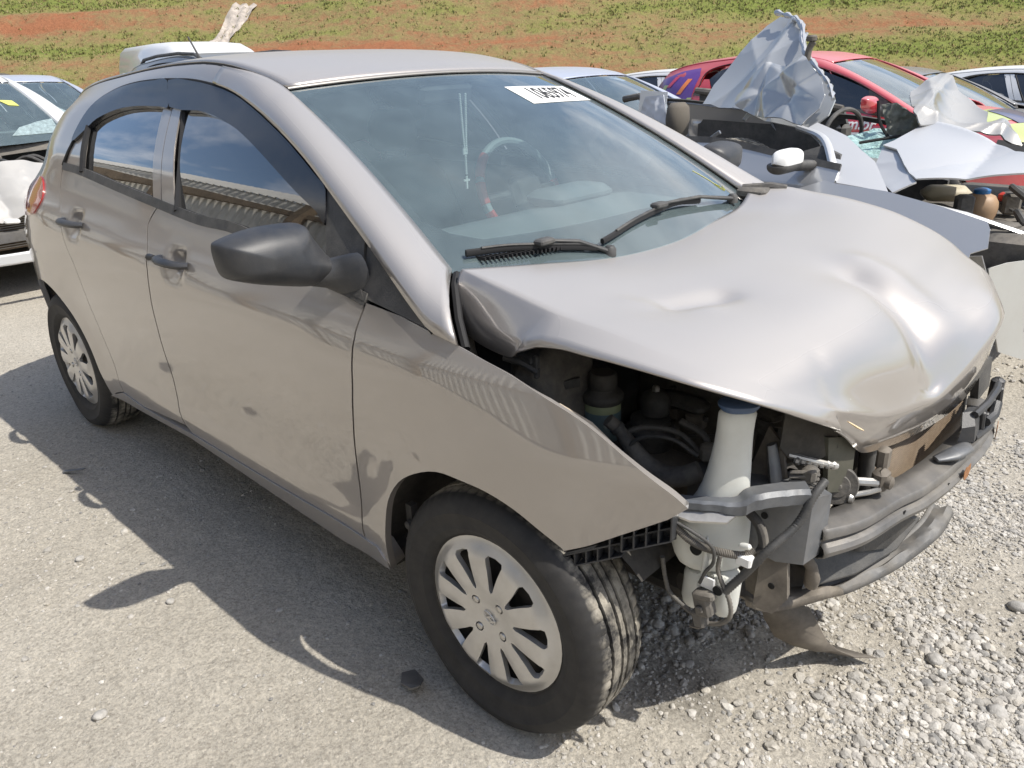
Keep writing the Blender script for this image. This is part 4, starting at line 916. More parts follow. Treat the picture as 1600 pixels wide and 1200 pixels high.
# door mirrors
def dome(out,axis_,depth,rings=7,power=2.2,shift=(0,0,0)):
    c=Vector((0,0,0)); 
    for p in out: c+=Vector(p)
    c/=len(out); R_=[]
    for i in range(rings):
        t=i/(rings-1)*.97; k=(1-t**power)**(1/power); R_.append([tuple(c+(Vector(p)-c)*k+Vector(axis_)*depth*t+Vector(shift)*t) for p in out])
    return R_
mo=crom(OL['mirror_out'],4,True)
for sg in (-1,1):
    out=[(x,y if sg<0 else -y,z) for x,y,z in mo]
    b=MB(); b.loft(dome([(p[0],p[1],p[2]) for p in out],(1,0,0),.085,9,2.4)); o=b.build('door_mirror',M['mirror_black'],car,ang=60)
    b=MB(); c=np.mean(out,0); b.plate([tuple(np.array(p)*.93+c*.07+np.array((-.0,0,0))) for p in out],(-1,0,0),.006); b.build('mirror_glass',mat('mirror_silver',(.7,.72,.74),.03,1.0),o)
    s_=1 if sg<0 else -1
    b=MB(); rr=[]
    for cx,cy,cz,hy,hz_ in ((-.475,-.850,1.002,.034,.026),(-.462,-.815,.998,.034,.032),(-.44,-.795,.994,.036,.042),(-.405,-.785,.992,.038,.054),(-.39,-.770,.992,.036,.056)):
        rr.append([(cx+hy*cos(2*pi*k/16),s_*cy-(0),cz+hz_*sin(2*pi*k/16)) for k in range(16)])
    b.loft(rr); b.build('mirror_arm',M['mirror_black'],o,ang=60)
# wheels
wheel(car,0,-.715,radians(2),.15,True,label='front wheel with dirty silver ten-slot hubcap and muddy tyre')
wheel(car,-2.5,-.715,0,.6,True); wheel(car,0,.715,radians(2),1.0,False,False); wheel(car,-2.5,.715,0,.3,False,False)
# wheel housings
for cx in (0,-2.5):
    for sg in (-1,1):
        b=MB(); rows=[]; A=np.linspace(radians(30 if cx==0 else -8),radians(190),28)
        rows.append([(cx+.375*cos(t),sg*(W(cx+.375*cos(t),max(.3,.30+.36*sin(t)))-.035),.30+.365*sin(t)) for t in A]); rows.append([(cx+.375*cos(t),sg*.48,.30+.365*sin(t)) for t in A])
        b.loft(rows,closed=False); b.plate([(cx+.375*cos(t),sg*.48,.30+.365*sin(t)) for t in A],(0,sg*.01,0),.004); b.build('wheel_housing',M['under'],car)
# torn bits at the back edge of the front arch
b=MB()
for z,s in ((.33,.016),(.40,.013),(.36,.010)): b.lathe([(s,0),(s*.8,-.012),(s*.3,-.016)],(-.285,-.775,z),'y',9)
b.box((-.29,-.765,.37),(.02,.02,.16)); b.build('arch_liner_clip',M['black_plastic'],car)
# floor pan
b=MB(); b.bbox((-1.33,0,.27),(1.95,1.56,.08),.02); b.bbox((-2.5,0,.27),(.8,1.0,.08),.02); b.bbox((-2.85,0,.30),(.10,1.3,.06),.02); b.bbox((-.1,0,.27),(.9,.86,.08),.03); b.build('floor_pan',M['under'],car)
# ------------------------------------------------------------------ bonnet, buckled
BN=[(-.181,-.655,1.019),(-.10,-.66,1.008),(-.031,-.66,.996),(.095,-.66,.974),(.206,-.655,.962),(.308,-.65,.946),(.393,-.63,.928),(.441,-.605,.914),(.477,-.57,.896),(.51,-.52,.869),(.552,-.445,.828)]
BF=[(-.185,.62,1.035),(-.08,.645,1.028),(0,.655,1.018),(.08,.66,1.01),(.16,.66,.998),(.25,.66,.978),(.35,.65,.945),(.41,.64,.918),(.46,.62,.890),(.53,.60,.850),(.585,.53,.800)]
BM=[(-.10,0,.968),(-.04,0,.972),(.03,0,.975),(.12,0,.975),(.22,0,.970),(.32,0,.962),(.42,0,.945),(.48,0,.920),(.53,0,.885),(.58,0,.825),(.622,0.0,.738)]
def edge(P,t): q=crom(P,1); 
nU=70; nV=70
def curve(P):
    C=resample(crom(P,8),400); 
    return lambda t: np.array(C[min(399,max(0,int(t*399+.5)))])
cN,cF,cM=curve(BN),curve(BF),curve(BM)
R0=curve([(-.181,-.655,1.019),(-.14,-.45,.995),(-.11,-.25,.973),(-.10,0,.968),(-.11,.23,.978),(-.14,.46,.990),(-.185,.62,1.035)])
RE_=curve([(.552,-.445,.828),(.580,-.24,.752),(.606,-.09,.733),(.622,0.01,.730),(.642,.14,.782),(.642,.30,.825),(.585,.53,.800)])
def segd(x,y,a,b):
    ax,ay=a;bx,by=b; dx,dy=bx-ax,by-ay; t=max(0,min(1,((x-ax)*dx+(y-ay)*dy)/(dx*dx+dy*dy))); return math.hypot(x-ax-t*dx,y-ay-t*dy),t
def bon(u,v):
    # u across (0 near .. 1 far), v rear->front ; quadratic across through near, middle, far, corrected to hit the end rows
    a,m_,f=cN(v),cM(v),cF(v); l=(1-u)*(1-2*u)*a+4*u*(1-u)*m_+u*(2*u-1)*f
    def base(vv):
        a,m_,f=cN(vv),cM(vv),cF(vv); return (1-u)*(1-2*u)*a+4*u*(1-u)*m_+u*(2*u-1)*f
    l=l+(1-_ss(0,.5,v))*(R0(u)-base(0.0))+_ss(.72,1,v)*(RE_(u)-base(1.0))
    x,y,z=l; e=_ss(0,.12,u)*_ss(1,.9,u)
    # two pits pressed into the sheet; their far walls catch the sun
    d,t=segd(x,y,(.205,-.43),(.245,-.31)); z-=(.015*math.exp(-(d/.030)**2)+.009*math.exp(-(d/.095)**2))*e
    d,t=segd(x,y,(.385,.03),(.61,-.035)); z-=(.018*math.exp(-(d/.034)**2)*(.75+.4*t)+.010*math.exp(-(d/.10)**2))*e*(1-_ss(.93,1,v))
    d,t=segd(x,y,(.36,.13),(.60,.075)); z+=.009*math.exp(-(d/.050)**2)*e*(1-_ss(.90,1,v))
    d,t=segd(x,y,(.14,-.50),(.26,-.40)); z+=.004*math.exp(-(d/.03)**2)*e
    # crease running to the near front fold
    d,t=segd(x,y,(.44,-.36),(.56,-.43)); z-=.008*math.exp(-(d/.016)**2)*t*e
    # faint waves
    z+=.0012*sin(x*19+y*8)*e*_ss(.1,.4,v)
    return (float(x),float(y),float(z))
grid=[[bon(u,v) for u in np.linspace(0,1,nU)] for v in np.linspace(0,1,nV)]
# perimeter fold: near side, nose, far side
HB=[(-.165,-.690,.955)]+[(-0.107, -0.715, 0.902), (0.012, -0.725, 0.886), (0.046, -0.725, 0.912), (0.09, -0.725, 0.925), (0.15, -0.725, 0.935), (0.206, -0.725, 0.936), (0.256, -0.72, 0.935), (0.346, -0.705, 0.928), (0.424, -0.68, 0.915), (0.501, -0.615, 0.883), (0.546, -0.51, 0.827), (0.568, -0.43, 0.788)]
HN=[(0.568, -0.43, 0.788), (0.57, -0.36, 0.742), (0.574, -0.27, 0.677), (0.581, -0.15, 0.644), (0.588, -0.03, 0.62), (0.618, 0.1, 0.63), (0.626, 0.22, 0.636), (0.622, 0.34, 0.642), (0.613, 0.45, 0.665)]+[(.56,.53,.70)]
per=[grid[i][0] for i in range(nV)]; nose=[grid[-1][j] for j in range(1,nU)]; farp=[grid[i][-1] for i in range(nV-2,-1,-1)]
# pair the near edge by x so that the fold hangs straight down
HBd=resample(crom([(-.178,-.672,1.000)]+HB,6),260)
def byx(P,x): return min(P,key=lambda q_:abs(q_[0]-x))
near_b=[]
kt=min(range(len(HBd)),key=lambda k:abs(HBd[k][0]-.012)+(0 if HBd[k][2]<.90 else 1)); kc=min(range(nV),key=lambda k:abs(per[k][0]-.02))
for i,p in enumerate(per):
    if i<=kc: t_=HBd[int(kt*(i/kc)**1.0+.5)]
    else:
        # slide from the tip back to straight below the crest
        w_=_ss(kc,kc+10,i); tgt=byx(HBd[kt:],p[0]); k2=kt+int((i-kc)*1.6); alt=HBd[min(k2,len(HBd)-1)]; t_=tgt if w_>.6 or alt[0]>tgt[0] else alt
    near_b.append(t_)
near_b=[tuple(q_) for q_ in near_b]; near_b[-1]=HN[0]
nose_b=resample(crom(HN,6),nU)[1:]; far_b=[(p[0]-.005,p[1]+.035,p[2]-.055) for p in farp]; far_b[0]=tuple((np.array(far_b[0])+np.array(nose_b[-1]))/2)
nose_b=[(p[0]-.018,p[1],p[2]-.004) for p in nose_b]
P0=per+nose+farp; P1=near_b+nose_b+far_b; b=MB(); b.loft(grid,closed=False)
cen=Vector((.2,0,.9)); vs=b.v; n0=len(vs); K=len(P0)
idx0=[i*nU for i in range(nV)]+[(nV-1)*nU+j for j in range(1,nU)]+[i*nU+nU-1 for i in range(nV-2,-1,-1)]
ids=[idx0]
for t in (.05,.14,.32,.62,1.0):
    row=[]
    for k in range(K):
        a,c=Vector(P0[k]),Vector(P1[k]); p=a.lerp(c,t); o=Vector((p.x-.2,p.y*1.0,0)); 
        wd=min(1,.25+(c-a).length*6)
        if o.length>0: p+=o.normalized()*(.004 if k<nV-6 else .002)*sin(pi*min(1,t**.6))*wd
        row.append(len(b.v)); b.v.append(tuple(p))
    ids.append(row)
for r in range(5):
    for k in range(K-1): b.f.append((ids[r][k],ids[r+1][k],ids[r+1][k+1],ids[r][k+1]))
hood=b.build('bonnet',M['paint'],car,ang=180,fix=True,label='buckled bonnet with folded nose')
md=hood.modifiers.new('s','SOLIDIFY'); md.thickness=.004; md.offset=-1
# flaked filler at the split in the nose
b=MB(); b.tube([(.575,-.428,.806),(.585,-.412,.793),(.592,-.395,.782)],[.003,.006,.003],6,flat=.4); b.build('bonnet_split',mat('flaked_filler',(.62,.48,.30),.9,var=.3,scale=80),hood)
# scuttle, wipers
rows=[]
for s in np.linspace(-1,1,30):
    a=Vector(WS(s,.03)); f=Vector((R0((s+1)/2))); f=Vector((f.x-.004,s*.63,f.z-.030)); rows.append([tuple(a+Vector((0,0,-.012))),tuple(a.lerp(f,.35)+Vector((0,0,-.020))),tuple(a.lerp(f,.7)+Vector((0,0,-.012))),tuple(f),tuple(f+Vector((.02,0,-.05)))])
b=MB(); b.loft(rows,closed=False); sc_=b.build('scuttle_panel',M['dirty_black'],car)
for k,(s0,s1) in enumerate(((-.88,-.45),)):
    b=MB()
    for i in range(26):
        s=lerp(s0,s1,i/25); a=Vector(WS(s,.045)); b.box(a+Vector((.012,0,.0)),(.030,.004,.008))
    b.build('scuttle_grille',M['rubber'],sc_)
def wiper(pts,piv):
    P=[Vector(ws_surf(.012)(*q_)) for q_ in crom(pts,6)]
    b=MB(); b.tube(P,.006,8,flat=1.4); n=len(P)
    w=b.build('wiper_blade',M['rubber'],car)
    b=MB(); b.tube([p+Vector((.003,0,.008)) for p in P[n//8:-n//8]],.0042,8,flat=.8); mid=P[n//2]+Vector((.005,0,.014)); b.bbox(mid,(.03,.05,.014),.004); b.build('wiper_spine',M['black_plastic'],w)
    a=P[n//2]+Vector((.005,0,.017)); pv=Vector(piv); b=MB(); b.tube([a,a.lerp(pv,.5)+Vector((0,0,.012)),pv],[.006,.008,.011],8,flat=.6); b.lathe([(.016,-.012),(.016,.006),(.010,.014)],pv,'z',14); b.build('wiper_arm',M['black_plastic'],w)
wiper([(-.92,.052),(-.75,.050),(-.52,.020),(-.42,.0)],(-.11,-.23,.985))
wiper([(-.37,.018),(-.08,.068),(.24,.088),(.44,.062)],(-.17,.47,1.008))
b=MB(); b.bbox((-.16,.60,1.01),(.10,.09,.035),.01); b.tube([(-.20,.585,1.02),(-.12,.62,1.028),(-.08,.64,1.02)],.014,8); b.build('hinge_cover',M['dirty_black'],car)
b=MB(); b.tube([(-.150,-.690,.90),(-.128,-.695,.875),(-.118,-.695,.84),(-.118,-.695,.80)],.012,9,flat=.7); b.build('bonnet_hinge',M['browngrey'],car)
# rubber strip down the gap between pillar and bonnet
b=MB(); b.tube([tuple(np.array(WS(-1.0,0))+np.array((.02,-.005,.0))),(-.185,-.675,.985),(-.135,-.715,.93),(-.085,-.745,.885)],.010,8); b.build('pillar_seal',M['rubber'],car)
for sg in (-1,1):
    b=MB(); b.plate([(-.25,sg*.62,1.0),(-.17,sg*.655,.99),(-.02,sg*.68,.86),(-.02,sg*.70,.60),(-.33,sg*.74,.60),(-.33,sg*.70,.92)],(0,-sg,0),.01); b.build('bulkhead_side',M['gap'],car)
# ------------------------------------------------------------------ cabin
b=MB(); rows=[]
for s in np.linspace(-1,1,20):
    rows.append([(-.30+.10*(1-s*s),s*.60,.965),(-.42,s*.64,.975),(-.60,s*.66,.985-.0*s),(-.74,s*.66,.965),(-.80,s*.66,.90),(-.76,s*.66,.70),(-.6,s*.62,.5)])
b.loft(rows,closed=False); dash=b.build('dashboard',M['dash'],car,ang=60)
b=MB(); b.bbox((-.70,.33,.995),(.16,.30,.05),.02); b.build('instrument_hood',M['dash'],dash)
# steering wheel with red inserts
swc=Vector((-.93,.33,.985)); Rm=Matrix.Rotation(radians(-24),3,'Y')
sw=MB(); sw.tube([swc+Rm@Vector((0,.185*cos(a),.185*sin(a))) for a in np.linspace(0,2*pi,49)],.015,8,cap=False)
swo=sw.build('steering_wheel',mat('wheel_cover',(.30,.34,.33),.5,bump=.4,bscale=150),car)
for a0,a1 in ((2.25,2.75),(2.85,3.25),(3.4,3.8),(-.4,.1)):
    b=MB(); b.tube([swc+Rm@Vector((0,.185*cos(a),.185*sin(a))) for a in np.linspace(a0,a1,10)],.0175,9); b.build('red_grip',M['redpart'],swo)
b=MB(); b.bbox(swc+Vector((.03,0,0)),(.05,.15,.12),.02,Rm)
for a in (0,pi,-pi/2): b.tube([swc+Vector((.02,0,0)),swc+Rm@Vector((0,.18*cos(a),.18*sin(a)))],.014,8)
b.build('steering_hub',M['black_plastic'],swo)
def seat(y):
    b=MB(); rr=[]
    for z,x,w,d in ((.48,-1.46,.24,.07),(.60,-1.50,.25,.075),(.80,-1.55,.245,.065),(.98,-1.60,.21,.055),(1.06,-1.63,.15,.04)):
        rr.append([(x+d*cos(2*pi*k/16),y+w*abs(cos(2*pi*k/16+pi/2))**.6*(1 if sin(2*pi*k/16)>0 else -1),z) for k in range(16)])
    b.loft(rr); s=b.build('front_seat',M['fabric'],car,ang=80)
    b=MB(); b.bbox((-1.22,y,.46),(.50,.48,.16),.05); b.build('seat_cushion',M['fabric'],s)
    b=MB(); rr=[[(-1.66+.05*cos(2*pi*k/14)*q_,y+.12*sin(2*pi*k/14)*q_,z) for k in range(14)] for z,q_ in ((1.09,.7),(1.12,1),(1.20,1),(1.25,.75))]; b.loft(rr); b.tube([(-1.65,y-.05,1.02),(-1.66,y-.05,1.12)],.006,6); b.tube([(-1.65,y+.05,1.02),(-1.66,y+.05,1.12)],.006,6); b.build('headrest',M['fabric'],s,ang=80)
seat(-.35); seat(.35)
b=MB(); b.bbox((-2.15,0,.50),(.50,1.20,.16),.05); b.bbox((-2.42,0,.80),(.14,1.20,.52),.05,Matrix.Rotation(radians(-12),3,'Y')); b.build('rear_seat',M['fabric'],car)
b=MB(); b.bbox((-.86,0,.72),(.30,.34,.36),.05); b.bbox((-1.2,0,.52),(.5,.24,.16),.03); b.build('centre_console',M['dash'],car)
for sg in (-1,1):
    b=MB(); rows=[[(x,sg*(W2(x,z)-.045),z) for z in (.45,.7,.9,1.0)] for x in np.linspace(-2.3,-.4,14)]; b.loft(rows,closed=False); b.build('door_card',M['fabric'],car)
b=MB(); b.loft([[(x,s*(.50),1.33+.05*(1-s*s)-(.05 if x<-2.2 else 0)) for s in np.linspace(-1,1,9)] for x in np.linspace(-2.5,-1.02,10)],closed=False); b.build('headlining',mat('headlining',(.28,.28,.27),.9),car)
b=MB(); b.bbox((-.90,-.03,1.335),(.035,.22,.060),.014,Matrix.Rotation(radians(15),3,'Y')); im=b.build('rear_view_mirror',M['black_plastic'],car)
b=MB(); b.bbox((-.965,.11,1.372),(.05,.10,.010),.003); b.build('map_light',M['black_plastic'],car)
# rosary hanging from the mirror stays a thing of its own
ros=thing('rosary','white beaded rosary with a cross hanging behind the windscreen','rosary',(-.84,-.015,1.07))
import itertools
bm=MB(); bm.lathe([(.0007,-.0040),(.0034,-.0022),(.0040,0),(.0034,.0022),(.0007,.0040)],n=8); bead=None
def beadat(x,y,z,s=1.0):
    global bead
    if bead is None: o=bm.build('bead',M['pearl'],ros); bead=o.data
    else: o=link('bead',bead,None,ros)
    o.location=(x,y,z); o.scale=(s,s,s)
for i in range(26):
    f=i/25; beadat(0,-.010+.008*f*(1 if True else 0),.26-.165*f); beadat(.002,.012-.008*f,.26-.165*f)
for i in range(9): beadat(0,.001,.085-.0075*i)
b=MB(); b.bbox((0,.001,.092),(.006,.020,.020),.002); b.build('medal',M['pearl'],ros)
b=MB(); b.box((0,.001,-.003),(.004,.0060,.040)); b.box((0,.001,.004),(.0036,.025,.0060)); b.build('cross',M['pearl'],ros,False)
# ------------------------------------------------------------------ front end: structure and engine bay
def ellip(cx,cy,cz,rx,ry,n=20): return [(cx+rx*cos(2*pi*k/n),cy+ry*sin(2*pi*k/n),cz) for k in range(n)]
# bumper beam, grooved channel section
tb=OL['beam_top']; bb=OL['beam_bot']; T_=resample(crom(tb,6),60); B_=resample(crom(bb,6),60); rows=[]
for i in range(60):
    t,o=Vector(T_[i]),Vector(B_[i]); tn=(Vector(T_[min(59,i+1)])-Vector(T_[max(0,i-1)])).normalized(); nn=tn.cross(Vector((0,0,1))).normalized(); nn=nn if nn.x>0 else -nn; h=t.z-o.z
    wob=.0012*sin(i*.31)+.004*math.exp(-((i-20)/3.0)**2)
    pr=[(-.058,.010),(-.030,.009),(-.004,.004),(0,-.001),(.001,-.28*h),(-.007,-.36*h),(-.008,-.46*h),(.005,-.56*h),(.010,-.72*h),(.008,-.90*h),(-.002,-h),(-.01,-h-.006),(-.058,-h-.006)]
    rows.append([tuple(t+nn*(a+wob)+Vector((0,0,b_))) for a,b_ in pr])
b=MB(); b.loft(rows,closed=False); beam=b.build('bumper_beam',M['beam'],car,ang=35,label='exposed bent steel bumper beam'); md=beam.modifiers.new('s','SOLIDIFY'); md.thickness=.0035; md.offset=-1
for i,s in ((33,.018),(51,.020)):
    b=MB(); c=Vector(T_[i]); tn=(Vector(T_[i+1])-Vector(T_[i-1])).normalized(); nn=tn.cross(Vector((0,0,1))).normalized(); nn=nn if nn.x>0 else -nn
    b.plate([c+tn*a*s+Vector((0,0,-.022+z*s))+nn*.0135 for a,z in ((-1,-.5),(-.5,-1.0),(.6,-.8),(1,.1),(.8,.9),(0,.7),(-.6,.9),(-1.1,.3))],nn,.0012); b.build('rust_patch',M['rust'],beam,False)
b=MB()
for i in (16,28,44): 
    c=Vector(T_[i]); b.lathe([(.006,0),(.006,.002)],c+Vector((.004,0,-.03)),'x',8)
b.build('beam_hole',M['gap'],beam)
b=MB(); b.tube([(.628,.00,.572),(.650,.03,.578),(.662,.09,.576),(.655,.13,.570)],[.012,.022,.020,.008],10,flat=.45); b.build('beam_pad',M['greymetal'],beam,ang=80)
# crash can and chassis leg on the near side
def prism(name,m,quads,parent,ang=30,label=None):
    b=MB(); b.loft(quads); return b.build(name,m,parent,True,ang,label=label,fix=True)
cc=prism('crash_can',M['greymetal'],[[(.30,-.50,.64),(.30,-.40,.64),(.30,-.40,.53),(.30,-.50,.53)],[(.42,-.50,.65),(.42,-.40,.65),(.42,-.40,.52),(.42,-.50,.52)],[(.50,-.495,.655),(.50,-.40,.655),(.50,-.40,.505),(.50,-.495,.505)],[(.548,-.47,.655),(.552,-.39,.63),(.552,-.39,.50),(.545,-.47,.505)]],car)
b=MB()
for z in (.60,.565,.53): b.lathe([(.007,0),(.007,-.002)],(.47,-.4985,z),'y',10)
b.build('slot_hole',M['gap'],cc)
ap=MB(); ap.plate([(.42,-.40,.74),(.46,-.42,.72),(.49,-.43,.60),(.51,-.455,.50),(.525,-.47,.43),(.50,-.475,.385),(.44,-.475,.40),(.42,-.47,.50),(.40,-.45,.62)],(-.3,-1,0),.006)
ap.plate([(.455,-.445,.54),(.515,-.463,.50),(.528,-.475,.43),(.505,-.485,.39),(.47,-.50,.40)],(.2,-1,0),.02); apo=ap.build('front_panel_leg',M['browngrey'],car,ang=25,fix=True)
b=MB(); b.lathe([(.007,0),(.007,-.002)],(.502,-.505,.455),'y',10); b.lathe([(.006,0),(.006,-.002)],(.45,-.452,.70),'y',10); b.build('panel_hole',M['gap'],apo)
b=MB(); b.tube([(.445,-.445,.725),(.462,-.45,.66),(.478,-.46,.60)],[.016,.020,.016],10,flat=.5); b.build('pressed_rib',M['greymetal'],apo)
# headlamp carrier bar: bent grey tube with slots
b=MB(); P=crom([(.33,-.655,.650),(.375,-.635,.655),(.42,-.61,.657),(.455,-.585,.655),(.472,-.565,.668),(.51,-.52,.672),(.548,-.485,.674)],6); rows=[]
for i,p in enumerate(P):
    f=i/(len(P)-1); w=.013+.010*_ss(.3,.7,f)+(.002 if i%5==0 else 0); h=.011+.006*_ss(.3,.6,f); 
    tn=(Vector(P[min(len(P)-1,i+1)])-Vector(P[max(0,i-1)])).normalized(); sd=tn.cross(Vector((0,0,1))).normalized()
    k_=.25 if i in (0,len(P)-1) else 1
    rows.append([tuple(Vector(p)+sd*a*w*k_+Vector((0,0,c*h*k_))) for a,c in ((-1,-.6),(-.6,-1),(.6,-1),(1,-.6),(1,.6),(.6,1),(-.6,1),(-1,.6))])
b.loft(rows); bar=b.build('headlamp_carrier',M['greymetal'],car,ang=30,fix=True)
b=MB(); b.bbox((.495,-.545,.680),(.030,.018,.004),.002,Matrix.Rotation(radians(40),3,'Z')); b.bbox((.520,-.520,.683),(.022,.012,.004),.002,Matrix.Rotation(radians(40),3,'Z')); b.build('carrier_slot',M['gap'],bar)
b=MB(); b.plate([(.33,-.665,.640),(.40,-.655,.635),(.455,-.62,.637),(.462,-.595,.645),(.40,-.62,.655),(.34,-.645,.655)],(0,0,-1),.004); b.build('wing_support',M['alu'],car,ang=25)
# bumper side retainer: egg-crate plastic strip under the wing tip
ret=MB(); o0=Vector((.190,-.768,.492)); ex=Vector((.190,.082,.094)); ez=Vector((.0,.0,.048)); ey=Vector((-.15,.9,0)).normalized()*.026; NC=9
for i in range(NC+1):
    for r in range(2):
        if i<4 and r: continue
        lift=Vector((0,0,.010)) if i>=5 else Vector((0,0,0))
        p=o0+ex*(i/NC)+ez*r*.62+lift; q=o0+ex*((i+1)/NC)+ez*r*.62+lift
        if i<NC:
            for a,c in ((p,q),(p+ez*.62,q+ez*.62)): 
                d=(c-a).normalized(); mdl=(a+c)/2
                R_=Matrix((d,ey.normalized(),d.cross(ey.normalized()))).transposed(); ret.box(mdl+ey*.5,((c-a).length,.026,.0030),R_)
        d=ez.normalized(); R_=Matrix((d,ey.normalized(),d.cross(ey.normalized()))).transposed(); ret.box(p+ez*.31+ey*.5,(.030,.026,.0030),R_)
ret.plate([o0+ey,o0+ex*1.0+ey,o0+ex*1.0+ez*1.45+ey,o0+ez*1.45+ey],ey,.002)
ret.plate([o0-ex*.12,o0+ex*.05,o0+ex*.05+ez*.5,o0-ex*.10+ez*.7],ey,.01)
ret.build('bumper_retainer',M['mirror_black'],car,False,label='torn egg-crate plastic bumper retainer')
# washer tank
def tankring(x,y,z,r,fx=.62): return ellip(x,y,z,r*.72,r*.72*1.05,22)
def camring(x,y,z,r,depth):
    # wide side faces the front-left quarter, thin the other way
    d=Vector((.72,.69,0)); e=Vector((-.69,.72,0)); return [tuple(Vector((x,y,z))+d*r*(abs(cos(a))**.8)*(1 if cos(a)>0 else -1)+e*r*depth*sin(a)) for a in [2*pi*k/24 for k in range(24)]]
tk=[tuple(q_) for q_ in OL['tank']]; rows=[camring(x,y,z,r*.97,.72 if z>.64 else .55) for x,y,z,r in reversed(tk)]
b=MB(); b.loft(rows)
b.loft([camring(x,y,z,r,.8) for x,y,z,r in reversed(OL['tank_l'])]); b.loft([camring(x,y,z,r,.8) for x,y,z,r in reversed(OL['tank_r'])])
b.tube([(.47,-.60,.585),(.50,-.60,.592)],.008,8); b.tube([(.418,-.62,.60),(.422,-.625,.50),(.405,-.62,.47)],.007,8)
tank=b.build('washer_tank',M['tank'],car,ang=50,fix=True,label='pale translucent washer bottle with long filler neck'); 
sm=tank.modifiers.new('sub','SUBSURF'); sm.levels=1; sm.render_levels=1
x,y,z,r=tk[0]; b=MB(); b.loft([camring(x,y,z+h,r*k,.72) for h,k in ((-.004,.80),(.004,.96),(.009,.98),(.014,.80))]); b.build('filler_cap',M['blue_cap'],tank,ang=50)
for q_,r_ in (((.398,-.622,.555),.012),((.455,-.632,.494),.010)):
    b=MB(); b.lathe([(r_,0),(r_,-.004)],q_,'y',14); b.build('grommet',M['gap'],tank)
b=MB(); b.bbox((.430,-.628,.497),(.030,.006,.028),.002); b.build('white_clip',M['white'],tank)
b=MB(); b.bbox((.487,-.600,.560),(.030,.02,.022),.003); b.build('white_clip',M['white'],tank)
# pump connector
b=MB(); Rp=Matrix.Rotation(radians(-15),3,'Y'); b.bbox((.428,-.632,.452),(.036,.030,.055),.006,Rp); b.bbox((.421,-.630,.412),(.026,.026,.040),.005,Rp); b.bbox((.432,-.640,.475),(.044,.02,.016),.004,Rp); b.bbox((.428,-.650,.446),(.014,.006,.014),.002,Rp); pu=b.build('washer_pump',M['dirty_black'],car)
b=MB(); b.bbox((.416,-.634,.392),(.024,.018,.006),.002,Rp); b.build('pump_clip',M['browngrey'],pu)
# wiring looms with ribbed conduit
def conduit(name,pts,r,m='conv'):
    P=resample(crom(pts,8),int(40+300*0)+60); b=MB(); b.tube(P,r,9,ribs=.10); return b.build(name,M[m],car,True,60)
conduit('wiring_loom',OL['loom_a'],.0078); conduit('wiring_loom',[(.565,-.47,.70)]+OL['loom_b'],.0082,'black_plastic'); conduit('wiring_loom',OL['loom_c'],.0045)
conduit('wiring_loom',[(.36,-.665,.628),(.40,-.655,.615),(.435,-.635,.585),(.44,-.63,.55),(.425,-.63,.52),(.415,-.63,.49)],.0035,'black_plastic')
conduit('wiring_loom',[(.46,-.56,.64),(.485,-.55,.61),(.495,-.545,.57),(.49,-.55,.55)],.009,'conv')
# hanging lower tray: outer lip follows the broken edge, sheet runs back under the car
lp=crom(OL['lip'],5); n=len(lp); rows=[]
for i,p in enumerate(lp):
    f=i/(n-1); x,y,z=p; bx=x-lerp(.17,.050,_ss(0,.75,f)); bz=z+lerp(.045,.016,_ss(.2,.7,f))
    rows.append([(x,y,z),(x-.004,y,z+.012),(x-.012,y,z+.016+.004*sin(i*.9)),(lerp(x,bx,.45),y-.01,z+.006+.01*sin(f*9)),(lerp(x,bx,.8),y,bz-.008),(bx,y,bz)])
b=MB(); k1=int(n*.42); b.loft(rows[:k1+1],closed=False); t1=b.build('lower_crossmember',M['browngrey'],car,ang=30,label='dusty bent steel crossmember'); md=t1.modifiers.new('s','SOLIDIFY'); md.thickness=.004
b=MB(); b.loft(rows[k1:],closed=False); t2=b.build('lower_tray',mat('scuffed_grey_plastic',(.14,.14,.14),.6,var=.3,scale=20,dustamt=.5,dscale=12),car,ang=30,label='scuffed grey plastic lip of the torn front tray'); md=t2.modifiers.new('s','SOLIDIFY'); md.thickness=.004
b=MB(); b.plate([(.50,-.34,.35),(.56,-.20,.34),(.60,-.07,.355),(.61,.04,.39),(.57,-.02,.42),(.53,-.14,.41),(.49,-.28,.39)],(0,0,1),.004); b.plate([(.56,-.18,.44),(.60,-.08,.45),(.615,-.02,.42),(.585,-.10,.37),(.555,-.17,.385)],(.5,-.6,.2),.004); b.build('tray_flap',M['black_plastic'],car,ang=25)
b=MB(); b.tube([(.515,-.42,.50),(.535,-.40,.46),(.535,-.385,.42),(.53,-.375,.40)],[.014,.012,.016,.015],10); b.build('tow_bracket',M['browngrey'],car)
b=MB(); b.tube([(.40,-.30,.38),(.46,-.25,.40),(.55,-.12,.42)],.016,8); b.tube([(.42,-.22,.36),(.52,-.10,.37),(.60,.05,.38)],.010,8); b.build('subframe_tube',M['under'],car)
# dark sheet hanging down to the dirt
b=MB(); b.loft([[(.385,-.30,.250),(.43,-.255,.235),(.475,-.215,.215)],[(.40,-.285,.185),(.45,-.235,.165),(.495,-.185,.150)],[(.415,-.250,.120),(.465,-.205,.100),(.505,-.150,.090)],[(.44,-.20,.075),(.485,-.16,.055),(.520,-.115,.050)],[(.455,-.135,.045),(.505,-.115,.034),(.560,-.10,.040)],[(.475,-.075,.020),(.530,-.055,.015),(.595,-.045,.022)]],closed=False); hs=b.build('hanging_tray_sheet',M['browngrey'],car,ang=30); md=hs.modifiers.new('s','SOLIDIFY'); md.thickness=.003
